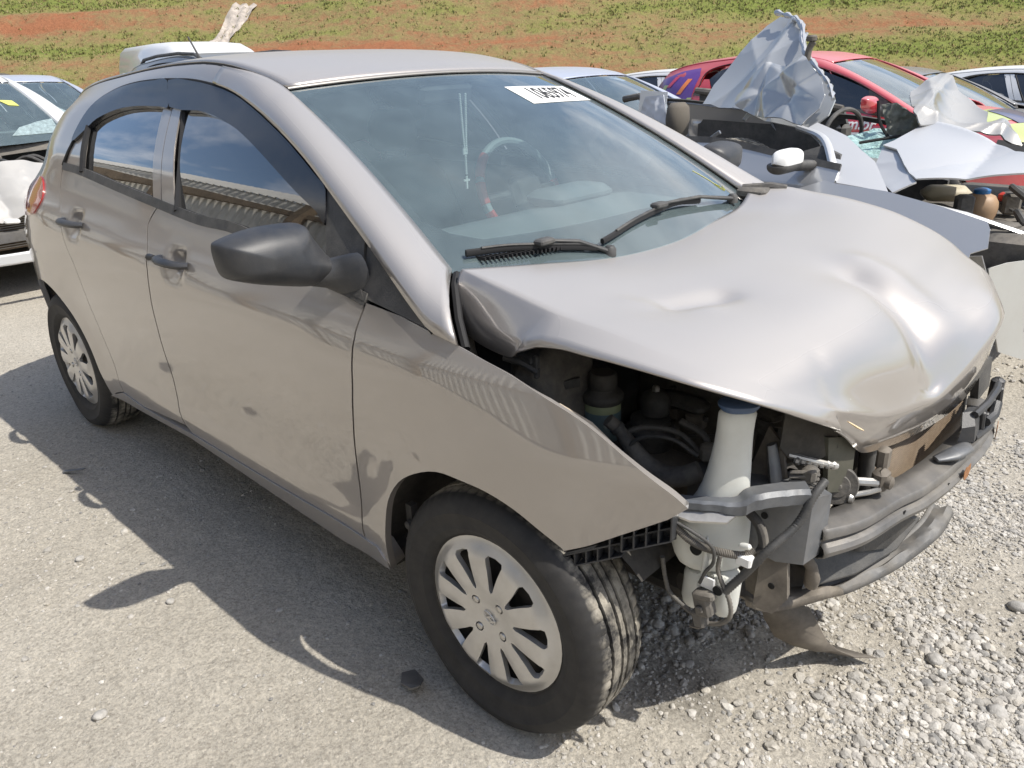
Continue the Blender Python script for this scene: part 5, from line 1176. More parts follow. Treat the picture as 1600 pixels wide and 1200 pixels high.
# radiator pack, fan, horn, pipes
ra=[Vector((.555,-.16,.40)),Vector((.575,.42,.40)),Vector((.560,.42,.665)),Vector((.545,-.16,.665))]
b=MB(); b.plate(ra,(-1,0,0),.03); rad=b.build('radiator',M['mesh'],car,False)
b=MB()
for i in range(46):
    f=(i+.5)/46; a=ra[0].lerp(ra[3],f)+Vector((.002,0,0)); c=ra[1].lerp(ra[2],f)+Vector((.002,0,0)); b.tube([a,c],.0016,4,cap=False)
fins=b.build('cooling_fin',M['mesh'],rad,kind='stuff')
b=MB(); b.tube([ra[0]+Vector((-.01,-.01,-.01)),ra[3]+Vector((-.01,-.01,.01))],.017,10); b.tube([ra[1]+Vector((-.01,.01,-.01)),ra[2]+Vector((-.01,.01,.01))],.017,10); b.tube([ra[3]+Vector((0,0,.012)),ra[2]+Vector((0,0,.012))],.010,8); b.build('radiator_tank',M['black_plastic'],rad)
def disc(name,c,nrm,r,m,parent,prof=None):
    q_=Vector(nrm).normalized().to_track_quat('Z','Y').to_matrix(); b=MB(); b.lathe(prof or [(r*.3,-.012),(r,-.010),(r,.000),(r*.93,.004),(r*.6,.003),(r*.55,.006),(r*.2,.006),(r*.12,.010)],c,'z',28,q_); return b.build(name,m,parent)
hn=disc('horn',(.528,-.300,.600),(.55,-.80,.12),.043,M['dirty_black'],car); disc('horn_rear',(.505,-.275,.612),(.55,-.80,.12),.040,M['black_plastic'],hn)
b=MB(); b.tube([(.53,-.285,.605),(.56,-.255,.602),(.585,-.235,.600)],.009,8); b.tube([(.545,-.285,.575),(.575,-.25,.580),(.592,-.235,.588)],.006,8); b.lathe([(.010,0),(.012,.008),(.008,.014)],(.545,-.285,.573),'x',10); b.build('refrigerant_pipe',M['alu'],car)
b=MB(); b.bbox((.585,-.22,.60),(.030,.04,.05),.008); b.bbox((.578,-.20,.64),(.024,.03,.05),.006); b.lathe([(.014,0),(.014,.01),(.006,.014)],(.598,-.222,.60),'x',10); b.build('pipe_block',M['browngrey'],car)
b=MB(); b.plate([(.52,-.36,.73),(.545,-.28,.71),(.545,-.27,.58),(.525,-.34,.60)],(-1,0,0),.01); b.build('latch_support',mat('olive_black_metal',(.045,.048,.035),.6,dustamt=.3),car,ang=25)
b=MB(); b.plate([(.46,-.43,.80),(.52,-.34,.79),(.53,-.33,.70),(.49,-.40,.66),(.46,-.44,.72)],(-.6,.5,0),.006); b.plate([(.53,-.33,.78),(.57,-.24,.76),(.57,-.22,.72),(.545,-.30,.70)],(-.6,.5,0),.006); b.build('front_panel_top',M['under'],car,ang=25)
b=MB(); 
for i in range(7): b.lathe([(.007,-.005),(.009,0),(.007,.005)],(.487+.008*i,-.415+.010*i,.690-.003*i),'x',8)
b.tube([(.47,-.42,.70),(.50,-.40,.692),(.54,-.35,.67)],.006,8); b.build('pipe_union',M['alu'],car)
b=MB()
for i in range(5): b.tube([(.485,-.44,.675-.010*i),(.515,-.425,.680-.010*i),(.53,-.41,.672-.010*i)],.004,6)
b.bbox((.515,-.415,.672),(.028,.03,.03),.006); b.build('cable_coil',M['dirty_black'],car)
b=MB(); b.tube([(.44,-.42,.63),(.45,-.41,.66),(.46,-.39,.665),(.47,-.37,.655)],.009,8); b.tube([(.42,-.40,.62),(.45,-.37,.625)],.013,8); b.build('steel_pipe',M['alu'],car)
# near-side reservoir with cap
rs=MB(); rs.lathe([(.036,0),(.040,.01),(.041,.06),(.041,.075)],(.078,-.50,.640),'z',26); rsv=rs.build('fluid_reservoir',M['fluid'],car,ang=50)
b=MB(); b.lathe([(.0405,.074),(.0405,.093),(.038,.096)],(.078,-.50,.640),'z',26); b.build('reservoir_top',M['fluid2'],rsv)
b=MB(); b.lathe([(.043,.094),(.046,.100),(.046,.110),(.040,.116),(.032,.122),(.030,.126)],(.078,-.50,.640),'z',26); b.lathe([(.030,.126),(.032,.130),(.031,.154),(.027,.160)],(.078,-.50,.640),'z',26); b.build('reservoir_cap',M['black_plastic'],rsv,ang=50)
# air ducting / strut tower cover
b=MB(); b.loft([[(x,y,z) for x,y,z in r] for r in ([(-.12,-.66,.84),(-.12,-.45,.86),(-.12,-.45,.70),(-.12,-.66,.70)],[(-.05,-.665,.865),(-.05,-.46,.89),(-.05,-.45,.70),(-.05,-.67,.70)],[(.02,-.655,.860),(.02,-.47,.885),(.02,-.45,.69),(.02,-.67,.70)],[(.045,-.62,.82),(.05,-.50,.84),(.06,-.50,.68),(.06,-.66,.68)])]); st2=b.build('strut_cover',M['dirty_black'],car,ang=45,fix=True)
sm=st2.modifiers.new('b','BEVEL'); sm.width=.012; sm.segments=3
b=MB(); b.bbox((.052,-.575,.79),(.006,.045,.022),.002,Matrix.Rotation(radians(-18),3,'Z')); b.build('data_plate',M['black_plastic'],st2)
b=MB(); b.plate([(-.10,-.72,.80),(.08,-.715,.80),(.20,-.69,.765),(.30,-.66,.71),(.36,-.62,.655),(.33,-.58,.62),(.22,-.61,.66),(.10,-.63,.70),(-.08,-.64,.74)],(0,.1,-1),.004); b.build('inner_wing',M['greymetal'],car,ang=25)
b=MB(); b.tube([(-.02,-.70,.87),(.02,-.69,.865),(.055,-.68,.85)],.008,7); b.bbox((.02,-.675,.872),(.05,.03,.02),.004); b.bbox((.05,-.68,.86),(.012,.012,.05),.003); b.build('wing_bracket',M['black_plastic'],car)
b=MB(); b.plate([(.175,-.765,.838),(.235,-.752,.812),(.285,-.742,.782),(.280,-.728,.778),(.23,-.730,.808),(.17,-.750,.836)],(0,0,1),.003); b.build('folded_flange',mat('cream_sealer',(.50,.42,.32),.8,var=.2,scale=60),car)
# engine mount and power unit
b=MB(); b.lathe([(.050,-.04),(.056,.0),(.056,.02),(.045,.032),(.045,.045),(.030,.05)],(.15,-.42,.64),'z',26); b.lathe([(.032,.0),(.034,.03),(.026,.045),(.010,.052)],(.155,-.41,.695),'z',22); b.bbox((.20,-.37,.72),(.12,.05,.03),.01); mt=b.build('engine_mount',M['black_plastic'],car)
b=MB(); b.lathe([(.009,0),(.009,.008),(.005,.012)],(.155,-.41,.747),'z',6); b.build('bolt_head',M['alu'],mt)
hp=crom([(.150,-.575,.735),(.168,-.56,.712),(.197,-.555,.680),(.231,-.55,.648),(.275,-.545,.636),(.31,-.53,.642),(.335,-.515,.656)],6); b=MB(); b.tube(hp,[.014]*8+[lerp(.014,.022,min(1,i/10)) for i in range(len(hp)-8)],14); ho=b.build('coolant_hose',M['dirty_black'],car,ang=70)
b=MB(); b.tube([hp[4],hp[5],hp[6]],[.0165]*3,12); b.build('hose_clamp',M['black_plastic'],ho)
b=MB()
for pts,r in (([(.17,-.56,.70),(.21,-.53,.72),(.27,-.50,.715),(.32,-.49,.68)],.006),([(.18,-.57,.66),(.22,-.56,.71),(.28,-.54,.72),(.33,-.52,.69)],.0045),([(.25,-.46,.72),(.30,-.45,.70),(.33,-.46,.66)],.008),([(.10,-.47,.62),(.14,-.50,.60),(.20,-.52,.59)],.010)):
    b.tube(resample(crom(pts,6),30),r,8,ribs=.08)
b.build('engine_cable',M['black_plastic'],car)
b=MB(); b.bbox((.34,-.48,.685),(.05,.035,.035),.006,Matrix.Rotation(.5,3,'Z')); b.tube([(.34,-.46,.66),(.37,-.47,.65)],.012,8); b.build('cable_connector',M['dirty_black'],car)
rnd=random.Random(5)
eng=MB(); eng.bbox((.16,-.02,.66),(.34,.50,.30),.03); eng.bbox((.14,0,.83),(.24,.40,.05),.02); eo=eng.build('engine_block',mat('grimy_engine',(.09,.088,.085),.65,.2,var=.4,scale=20,dustamt=.35),car,ang=60)
b=MB()
for i in range(9):
    y=-.32+i*.075; b.tube([(.33,y,.80),(.37,y+.01,.74),(.36,y+.015,.60),(.30,y+.02,.52)],.016,8)
b.build('intake_runner',M['black_plastic'],eo)
b=MB()
for i in range(48):
    c=Vector((rnd.uniform(.1,.46),rnd.uniform(-.40,.45),rnd.uniform(.50,.80))); b.bbox(c,(rnd.uniform(.02,.07),rnd.uniform(.02,.07),rnd.uniform(.02,.06)),.006,Matrix.Rotation(rnd.uniform(0,3),3,'Z'))
b.build('ancillary_block',M['dirty_black'],eo,kind='stuff')
b=MB()
for i in range(34):
    a=Vector((rnd.uniform(.18,.40),rnd.uniform(-.42,.40),rnd.uniform(.50,.78))); d=Vector((rnd.uniform(-.12,.06),rnd.uniform(-.15,.15),rnd.uniform(-.10,.10))); e=Vector((rnd.uniform(-.1,.05),rnd.uniform(-.1,.1),rnd.uniform(-.08,.03)))
    b.tube(crom([a,a+d*.5+e*.3,a+d,a+d+e],4),rnd.choice((.004,.006,.010)),7)
b.build('engine_hose',M['black_plastic'],eo)
b=MB()
for i in range(34):
    c=Vector((rnd.uniform(.22,.52),rnd.uniform(-.42,.2),rnd.uniform(.55,.82))); b.lathe([(.006,0),(.006,.006),(.003,.008)],c,rnd.choice('xz'),6)
b.build('engine_bolt',M['alu'],eo)
b=MB(); b.bbox((.12,.42,.72),(.20,.26,.20),.02); b.build('battery',M['black_plastic'],car)
b=MB(); b.plate([(-.16,-.60,.95),(-.16,.60,.95),(-.20,.60,.40),(-.20,-.60,.40)],(-1,0,0),.01); b.build('bulkhead',M['greymetal'],car)
for sg in (-1,1):
    b=MB(); b.bbox((.15,sg*.44,.56),(.7,.09,.12),.015); b.build('chassis_leg',M['browngrey'],car)
b=MB(); b.bbox((.12,0,.40),(.6,.8,.10),.03); b.tube([(.30,-.5,.36),(.40,-.3,.33),(.42,0,.32),(.40,.3,.33)],.022,8); b.build('subframe',M['under'],car)
# far-side lamp brackets standing above the beam
b=MB()
b.loft([[(.640,.110,.575),(.668,.135,.575),(.664,.185,.580),(.640,.17,.58)],[(.642,.115,.61),(.664,.135,.615),(.660,.18,.618),(.640,.165,.612)],[(.632,.14,.638),(.650,.16,.640),(.648,.19,.640),(.632,.18,.638)]])
for y,z in ((.20,.60),(.235,.585),(.27,.61),(.305,.59),(.34,.615)): b.bbox((.662,y,z),(.014,.014,.070),.004,Matrix.Rotation(radians(18),3,'X'))
b.tube([(.655,.15,.635),(.662,.22,.642),(.660,.30,.650),(.648,.37,.640)],.009,8); b.tube([(.660,.16,.575),(.668,.24,.572),(.664,.32,.585),(.652,.38,.60)],.009,8); b.bbox((.645,.375,.62),(.03,.03,.07),.008)
b.tube([(.668,.21,.60),(.674,.25,.605),(.670,.28,.625)],.012,8)
b.build('headlamp_bracket',M['mirror_black'],car,ang=40,fix=True)
b=MB(); b.plate([(.59,.42,.66),(.60,.49,.665),(.605,.50,.58),(.60,.43,.56)],(-1,0,0),.02); b.build('far_lamp_shell',M['black_plastic'],car)
# ------------------------------------------------------------------ other cars in the yard
P_={}
for o in list(car.children): P_.setdefault(o.name.split('.')[0],[]).append(o)

# sound front end for the undamaged cars
_b=MB(); rows=[]
for v in np.linspace(0,1,16):
    x=lerp(-.17,.66,v); hw=lerp(.655,.50,v**1.6); zc=.995-.06*v-.22*v**3.2
    rows.append([(x+(.10*(1-(s*s)) if v<.2 else .10*(1-s*s)*(1 if v>0 else 1)),hw*s,zc-.045*s*s-.02*abs(s)**6+(.0)) for s in np.linspace(-1,1,17)])
_b.loft(rows,closed=False); m_bon=mesh('bonnet',_b.v,_b.f,True,180)
_b=MB(); rows=[]
for z,nx_,xs in ((.20,.68,.34),(.30,.74,.33),(.45,.77,.32),(.58,.76,.36),(.66,.74,.44),(.71,.72,.50)):
    r=[]
    for k in range(25):
        s=-1+2*k/24; yy=W(xs,max(z,.45))*s; r.append((xs+(nx_+.05-xs)*(1-abs(s)**3.2)**.75,yy,z))
    rows.append(r)
_b.loft(rows,closed=False); m_bum=mesh('front_bumper',_b.v,_b.f,True,60)
_b=MB(); _b.loft([[(.775,y,z) for y in (-.42,-.2,0,.2,.42)] for z in (.30,.44)],closed=False); m_gri=mesh('grille',_b.v,_b.f)
iw=[p for p in sx(gf,.003)]+[(-.425,.30),(-.335,.262)]+[p for p in crom(OL['farch'],3)[1:]]+[(.30,.45),(.36,.45),(.37,.60),(.46,.70),(.58,.74),(.50,.80),(.35,.855),(.20,.885),(.08,.905),(-.046,.925),(-.117,.929),(-.222,.942)]
w3=[]
for p in iw:
    if not w3 or math.hypot(p[0]-w3[-1][0],p[1]-w3[-1][1])>.004: w3.append(p)
m_wing=panel(w3,S,.04,flange=.015); m_wing2=mirror_mesh(m_wing)
m_lamp=panel(crom([(.38,.66),(.46,.72),(.60,.745),(.66,.72),(.62,.64),(.50,.60)],3,True),lambda a,b:(a,-W2(a,b)-.012,b),.03,flange=.01); m_lamp2=mirror_mesh(m_lamp)
M['lamp']=mat('headlamp_lens',(.55,.57,.58),.08,.3,coat=1)
GEN=['front_door','rear_door','sill','quarter_panel','windscreen_pillar','roof','windscreen','tailgate','tail_lamp','rear_door_glass','front_door_glass','rear_door_frame','front_door_frame','quarter_trim','belt_moulding','window_seal','mirror_sail','quarter_light_cover','door_mirror','wheel','wheel_housing','dashboard','front_seat','rear_seat','door_card','gap_shade_sheet','floor_pan','scuttle_panel']
BODY={'front_door','rear_door','sill','quarter_panel','windscreen_pillar','roof','tailgate','rear_door_frame','front_door_frame','quarter_trim'}
def cpy(o,par,body,mirror=None,depth=0,swap=None):
    c=o.copy(); 
    for k in ('label','category'):
        if k in c: del c[k]
    COL.objects.link(c); c.parent=par; base=o.name.split('.')[0]
    m=None
    if base in BODY: m=body
    elif base=='door_mirror': m=mirror
    elif swap and base in swap: m=swap[base]
    if m is not None and len(c.material_slots): c.material_slots[0].link='OBJECT'; c.material_slots[0].material=m
    if depth<1:
        for ch in o.children:
            if ch.name.split('.')[0] in ('sticker','sticker_number','chalk_mark','wheel_nut','emblem','emblem_ring','lock_cover','scuttle_grille'): continue
            cpy(ch,c,body,mirror,depth+1,swap)
    return c
def bgcar(name,label,cat,loc,rz,sc,body,skip=(),front=True,mirror=None,swap=None,group=None,bonnet=None):
    t=thing(name,label,cat,loc,rz,group); t.scale=sc
    for n in GEN:
        if n in skip: continue
        for o in P_.get(n,[]): cpy(o,t,body,mirror,0,swap)
    if front:
        for nm,me,m in (('bonnet',m_bon,bonnet or body),('front_bumper',m_bum,body),('front_wing',m_wing,body),('front_wing',m_wing2,body),('headlamp',m_lamp,M['lamp']),('headlamp',m_lamp2,M['lamp']),('grille',m_gri,M['black_plastic'])):
            if nm in skip: continue
            c=bpy.data.objects.new(nm,me); COL.objects.link(c); c.parent=t
            if not me.materials: me.materials.append(m)
            c.material_slots[0].link='OBJECT'; c.material_slots[0].material=m
    return t
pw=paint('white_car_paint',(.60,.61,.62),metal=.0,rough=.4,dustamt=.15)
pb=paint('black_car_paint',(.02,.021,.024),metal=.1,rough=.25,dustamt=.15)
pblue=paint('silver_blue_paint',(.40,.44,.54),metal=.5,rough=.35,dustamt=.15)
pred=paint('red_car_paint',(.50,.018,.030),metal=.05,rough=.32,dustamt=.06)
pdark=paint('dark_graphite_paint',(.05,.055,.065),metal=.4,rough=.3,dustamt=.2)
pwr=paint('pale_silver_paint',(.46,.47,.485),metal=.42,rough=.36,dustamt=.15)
M['dglass']=M['ws']
# dark car with roof rails directly behind
suv=bgcar('roof_rail_car','dark graphite car with black roof rails showing behind the hatchback roof','car',(-5.30,2.45,0),0,(1.05,1.02,1.06),pdark)
for sg in (-1,1):
    b=MB(); b.tube([(-2.35,sg*.50,1.385),(-2.25,sg*.505,1.435),(-1.95,sg*.505,1.462),(-1.5,sg*.50,1.475),(-1.2,sg*.50,1.462),(-1.08,sg*.50,1.42)],.018,8,flat=.8); b.build('roof_rail',M['black_plastic'],suv)
b=MB(); b.loft([[(-2.18,-.012,1.43),(-2.18,.012,1.43),(-2.02,.012,1.45),(-2.02,-.012,1.45)],[(-2.16,-.004,1.485),(-2.16,.004,1.485),(-2.14,.004,1.487),(-2.14,-.004,1.487)]]); b.build('shark_fin_aerial',M['black_plastic'],suv)
# silver-blue car with a cracked windscreen
sb=bgcar('silver_blue_car','pale silver blue car with cracked windscreen behind the white wrecked car','car',(-8.9,1.35,-.05),0,(1.05,1.02,1),pblue,mirror=M['mirror_black'])
bgcar('white_hatchback','white hatchback whose curved roof shows behind the silver blue car','car',(-12.6,4.3,-.10),radians(-18),(1.0,1.0,1.02),pw)
bgcar('windscreen_car','blue tinted car whose windscreen shows past the right end of the hatchback roof','car',(-2.75,4.33,-.12),0,(1,1,.98),pblue,mirror=M['mirror_black'])
bgcar('white_suv','small white hatchback with dark side windows far behind the hatchback windscreen','car',(-4.2,9.1,-.32),radians(6),(1,1,1.02),pw)
bgcar('black_car','black car with a pale windscreen behind the bonnet of the red car','car',(-1.25,8.9,-.28),0,(1,1,.98),pb)
bgcar('white_sedan','white car mostly cut off by the right edge, behind the black car','car',(-.35,11.5,-.36),0,(1,1,.98),pw)
# white van cab beyond
van=thing('white_van','tall white van whose rounded roof rises behind the roof rail car','van',(-13.0,5.62,-.22),0)
b=MB(); rows=[]
for x,hw,zb,zt in ((-2.6,.88,.4,1.93),(-2.5,.92,.4,2.06),(-1.2,.93,.4,2.10),(-.6,.92,.4,2.07),(-.2,.90,.4,1.95),(.15,.86,.4,1.45),(.45,.84,.4,1.15),(1.0,.80,.4,1.0),(1.15,.74,.45,.75)):
    r=[]
    for a,c in ((-1,0),(-1,.5),(-.985,.78),(-.93,.93),(-.80,.985),(-.4,1),(.4,1),(.80,.985),(.93,.93),(.985,.78),(1,.5),(1,0)): r.append((x,a*hw*(1-.08*_ss(.5,1,c)),lerp(zb,zt,c)))
    rows.append(r)
b.loft(rows); b.build('van_body',pw,van,ang=50,fix=True)
b=MB(); b.loft([[(-.02,y,1.74),(.155,y*1.08,1.45)] for y in (-.70,-.35,0,.35,.70)],closed=False); ob=b.build('windscreen',M['frit'],van)
for sg in (-1,1):
    b=MB(); b.plate([(.02,sg*.885,1.30),(-.25,sg*.885,1.68),(-.62,sg*.895,1.70),(-.62,sg*.925,1.30)],(0,sg,0),.006); b.build('side_window',M['frit'],van,False)
for x in (.35,-2.5):
    for y in (-.85,.85):
        o=link('wheel',_T,tyre_m,van); o.location=(x,y,.30)
# edge of a dark vehicle on the far left: only its mirror is in the picture
bk=bgcar('black_vehicle','black car cut off by the left edge, only its door mirror showing against the slope','car',(-12.5,1.12,-.05),0,(1,1,1.34),pb,mirror=M['black_plastic'])
# ---- red car with printed film
red=bgcar('red_hatchback','red hatchback with colourful printed film and white door panel, beside the crushed silver car','car',(-1.05,6.05,-.05),0,(1.0,1.0,.975),pred,mirror=pred)
def flat(nm,c): return mat(nm,c,.35,coat=.5,dustamt=.05)
cols=[flat('film_lime',(.42,.48,.16)),flat('film_purple',(.12,.05,.26)),flat('film_orange',(.75,.22,.06)),flat('film_pink',(.60,.06,.12)),flat('film_navy',(.05,.05,.13))]
def decal(poly,m,off=.004,surf=None,par=red):
    me=panel(poly,surf or (lambda a,b:(a,-W2(a,b),b)),.06,off=off); link('film_patch',me,m,par)
base=[(-2.90,.45),(-2.90,.95),(-2.82,1.08),(-2.70,1.24),(-2.45,1.32),(-2.25,1.35),(-2.22,1.28),(-2.24,1.10),(-2.2,1.0),(-2.12,.80),(-2.10,.60)]
decal(base,cols[1],.003)
for i,(x,z,w,h,c) in enumerate(((-2.80,.98,.07,.16,0),(-2.64,1.12,.06,.14,0),(-2.52,1.22,.05,.10,3),(-2.74,.74,.09,.20,0),(-2.55,.80,.10,.24,2),(-2.40,.92,.09,.26,3),(-2.36,1.18,.05,.14,2),(-2.58,1.00,.06,.12,3),(-2.44,.66,.08,.20,0),(-2.28,.80,.07,.22,2),(-2.30,1.02,.05,.12,0),(-2.72,.56,.09,.12,3))):
    decal([(x-w/2-.03,z-h/2),(x+w/2-.03,z-h/2),(x+w/2+.05,z+h/2),(x-w/2+.05,z+h/2)],cols[c],.006+.0006*i)
rs_=lambda off:(lambda a,b:(lambda p:(p[0],p[1],p[2]+off))(ROOF(a,b/.53)))
for i,(p,c) in enumerate((([(-2.62,-.48),(-2.2,-.50),(-1.9,-.46),(-2.05,-.1),(-2.60,-.05)],0),([(-2.3,-.50),(-1.85,-.50),(-1.7,-.2),(-2.1,-.1)],1),([(-2.1,-.50),(-1.6,-.50),(-1.5,-.2),(-1.9,-.15)],3))):
    me=panel(p,rs_(.004+.002*i),.08); link('film_patch',me,cols[c],red)
panel_white=[(-1.40,.42),(-1.40,.82),(-.36,.82),(-.40,.42)]
decal(panel_white,flat('white_panel_film',(.75,.75,.76)),.003)
for txt,size,x,z,m,sh in (('ssoadrao.com.br',.125,-.86,.885,M['white'],.1),('PI ILHOS',.105,-.70,.735,pred,.05)):
    tm=text_mesh(txt,size,.0008,.0022,sh)
    for v in tm.vertices:
        a=x+v.co.x; b_=z+v.co.y; v.co=Vector((a,-W2(a,b_)-.006-v.co.z,b_))
    link('door_lettering',tm,m,red)
def bs(a,b_,off):  # patches lying on the bonnet
    v=(a+.17)/.83; s=b_/.6; zc=.995-.06*v-.22*max(0,v)**3.2; return (a+.10*(1-s*s),b_*lerp(.655,.5,max(0,v)**1.6)/.6,zc-.045*s*s-.02*abs(s)**6+off)
for i,(p,c) in enumerate((([(.02,-.58),(.30,-.58),(.36,-.1),(.10,-.05)],0),([(.34,-.58),(.60,-.55),(.60,0),(.45,-.05)],0),([(.12,-.2),(.40,-.3),(.50,.3),(.2,.4)],4))):
    me=panel(p,(lambda o_:(lambda a,b_:bs(a,b_,o_)))(.004+.002*i),.08); link('film_patch',me,cols[c],red)
# ---- white car wrecked at the front, parked nose-on behind
lw=bgcar('wrecked_white_car','white car with smashed open front and crumpled bonnet at the left edge','car',(-5.62,-.16,0),0,(1,1,1),pw,skip=('bonnet','front_bumper','headlamp','grille'),mirror=M['mirror_black'])
def crinkle(a,b,f,amp,seed):
    n1=fbm(np.array(a*1.0),np.array(b*1.0),f,3,.5,s=seed); n2=fbm(np.array(a+3.3),np.array(b-1.7),f*.6,2,.5,s=seed+9)
    return float((abs(n1)*-1.6+n2*1.2)*amp)
def folds(seed,n,amp,R=.35):
    r=random.Random(seed); L_=[(r.uniform(0,pi),r.uniform(-R,R),r.uniform(.35,1)*amp*r.choice((-1,1))) for _ in range(n)]
    g_=lambda a,b:sum(k*.075*(1-math.exp(-math.sqrt((a*cos(t)+b*sin(t)-o)**2+.00002)/.075)) for t,o,k in L_)
    return lambda a,b:g_(a,b)-g_(0,0)
def sheet3(name,poly,m,parent,amp=.03,f=9,seed=3,step=.018,th=.003,flange=0.0,label=None,rib=None,bulge=0.0):
    P=[Vector(p) for p in poly]; c=sum(P,Vector())/len(P); n=Vector((0,0,0))
    for i in range(len(P)): n+=(P[i]-c).cross(P[(i+1)%len(P)]-c)
    n.normalize(); cm_=Vector((1.03,-1.75,1.43))-c
    if n.dot(cm_)<0: n=-n
    e1=(P[0]-c); e1=(e1-n*e1.dot(n)).normalized(); e2=n.cross(e1)
    q_=[((p-c).dot(e1),(p-c).dot(e2)) for p in P]; hgt=[(p-c).dot(n) for p in P]; R2=max(a*a+b*b for a,b in q_)
    def sf(a,b):
        w=1/1e9; h=0; ws=0
        for (x,y),z in zip(q_,hgt):
            d=1/((a-x)**2+(b-y)**2+.0008)**1.5; h+=d*z; ws+=d
        h=h/ws+crinkle(a,b,f,amp,seed)+bulge*(1-(a*a+b*b)/R2)
        if rib: h+=rib(a,b)
        return tuple(c+e1*a+e2*b+n*h)
    me=panel(q_,sf,step,flange=.007)
    # a second skin closes the back of the sheet, so that it has a real thickness
    nv=len(me.vertices); vv=[v.co.copy() for v in me.vertices]; fl=[tuple(p.vertices) for p in me.polygons if len(p.vertices)==3]; o2=(-n)*.006
    used=sorted({i for f_ in fl for i in f_}); mp={i:k_ for k_,i in enumerate(used)}
    bk=mesh('back_skin',[vv[i]+o2 for i in used],[tuple(mp[i] for i in f_[::-1]) for f_ in fl],True,180)
    o=link(name,me,m,parent,label)
    if parent is not None: link('back_skin',bk,m,o)
    return o
sheet3('crumpled_bonnet',[(.28,-.70,.83),(.32,-.35,.86),(.30,0,.86),(.28,.45,.80),(.42,.62,.74),(.62,.50,.62),(.66,.2,.60),(.66,-.1,.585),(.64,-.5,.58),(.45,-.72,.70)],paint('dirty_white_paint',(.34,.33,.31),metal=0,rough=.45,dustamt=.6,dscale=6),lw,.05,3.5,5,.022,rib=folds(77,9,.9,.6))
b=MB(); b.plate([(.55,-.5,.34),(.55,.50,.34),(.52,.50,.60),(.52,-.5,.60)],(-1,0,0),.04); rd=b.build('radiator',M['mesh'],lw,False)
b=MB()
for i in range(16): b.box((.556,0,.355+i*.015),(.006,.98,.004))
b.build('cooling_fin',M['alu'],rd,False,kind='stuff')
b=MB(); b.loft([[(x,y,z) for x,z in ((.60,.47),(.64,.46),(.64,.40),(.60,.39))] for y in np.linspace(-.6,.6,9)]); b.build('bumper_beam',M['beam'],lw,ang=25,fix=True)
b=MB(); 
for i in range(9):
    y=-.5+i*.125; b.bbox((.63+.02*sin(i*3),y,.52+.02*sin(i*5)),(.04,.09,.03),.008,Matrix.Rotation(.4*sin(i*2),3,'X'))
b.build('broken_bumper_scrap',M['white'],lw)
b=MB(); b.loft([[(.80-.22*abs(s)**2.4,s*.74,z) for z in (.285,.30,.34,.355)] for s in np.linspace(-1,1,15)],closed=False); o=b.build('lower_bumper',pw,lw,ang=50); md=o.modifiers.new('s','SOLIDIFY'); md.thickness=.02
b=MB()
for i in range(14): b.bbox((rnd.uniform(-.05,.32),rnd.uniform(-.5,.55),rnd.uniform(.62,.86)),(rnd.uniform(.06,.2),rnd.uniform(.06,.2),rnd.uniform(.04,.1)),.01,Matrix.Rotation(rnd.uniform(0,3),3,'Z'))
b.bbox((.15,0,.6),(.6,1.2,.3),.03); b.build('engine_block',M['dirty_black'],lw)
b=MB()
for i in range(8):
    a=Vector((rnd.uniform(-.1,.05),rnd.uniform(-.4,.5),.83)); b.tube(crom([a,a+Vector((.1,.1,.05)),a+Vector((.2,.2,-.02)),a+Vector((.25,.35,-.1))],4),.012,7)
b.build('engine_hose',M['black_plastic'],lw)
b=MB(); b.plate([ws_surf(.004)(*q_) for q_ in ((.55,.62),(.72,.60),(.74,.50),(.62,.52))],(0,0,1),.002); b.build('yellow_sticker',mat('yellow_sticker',(.6,.6,.15),.6),lw)
crm=mat('crazed_glass',(.30,.38,.38),.35,coat=.6,var=.5,scale=45,bump=.8,bscale=120)
for par,pts in ((lw,[(.35,.05),(.9,.03),(.97,.25),(.75,.22),(.5,.16)]),(sb,[(-.5,.9),(-.1,.92),(.1,.75),(-.2,.6),(-.6,.7)]),(sb,[(-.3,.45),(.2,.4),(.4,.15),(-.3,.12)])):
    me=panel([(a*.58,c*.83) for a,c in pts],ws_sc(ws_surf(.003)),.04); link('crazed_patch',me,crm,par)
b=MB(); b.tube([WS(1.01,t) for t in np.linspace(0,1,12)],.022,8); b.build('pillar_edge',pw,lw)
# ---- crushed silver car with its roof peeled open
wk=bgcar('crushed_silver_car','crushed silver car with roof peeled up, open doors and folded bonnet, parked beside the hatchback','car',(0.02,2.46,0),0,(1,1,1),pwr,
  skip=('roof','windscreen','windscreen_pillar','front_door_glass','rear_door_glass','front_door_frame','rear_door_frame','bonnet','front_bumper','headlamp','grille','quarter_panel','tail_lamp','quarter_trim','door_mirror','window_seal','mirror_sail','quarter_light_cover','front_wing','dashboard','front_seat','rear_seat','door_card','scuttle_panel','tailgate'))
O_=Vector((.02,2.46,0))
for o in list(wk.children):
    if o.name.split('.')[0] in ('front_door','gap_shade_sheet') and sum(v.co.y for v in o.data.vertices)>0: bpy.data.objects.remove(o)

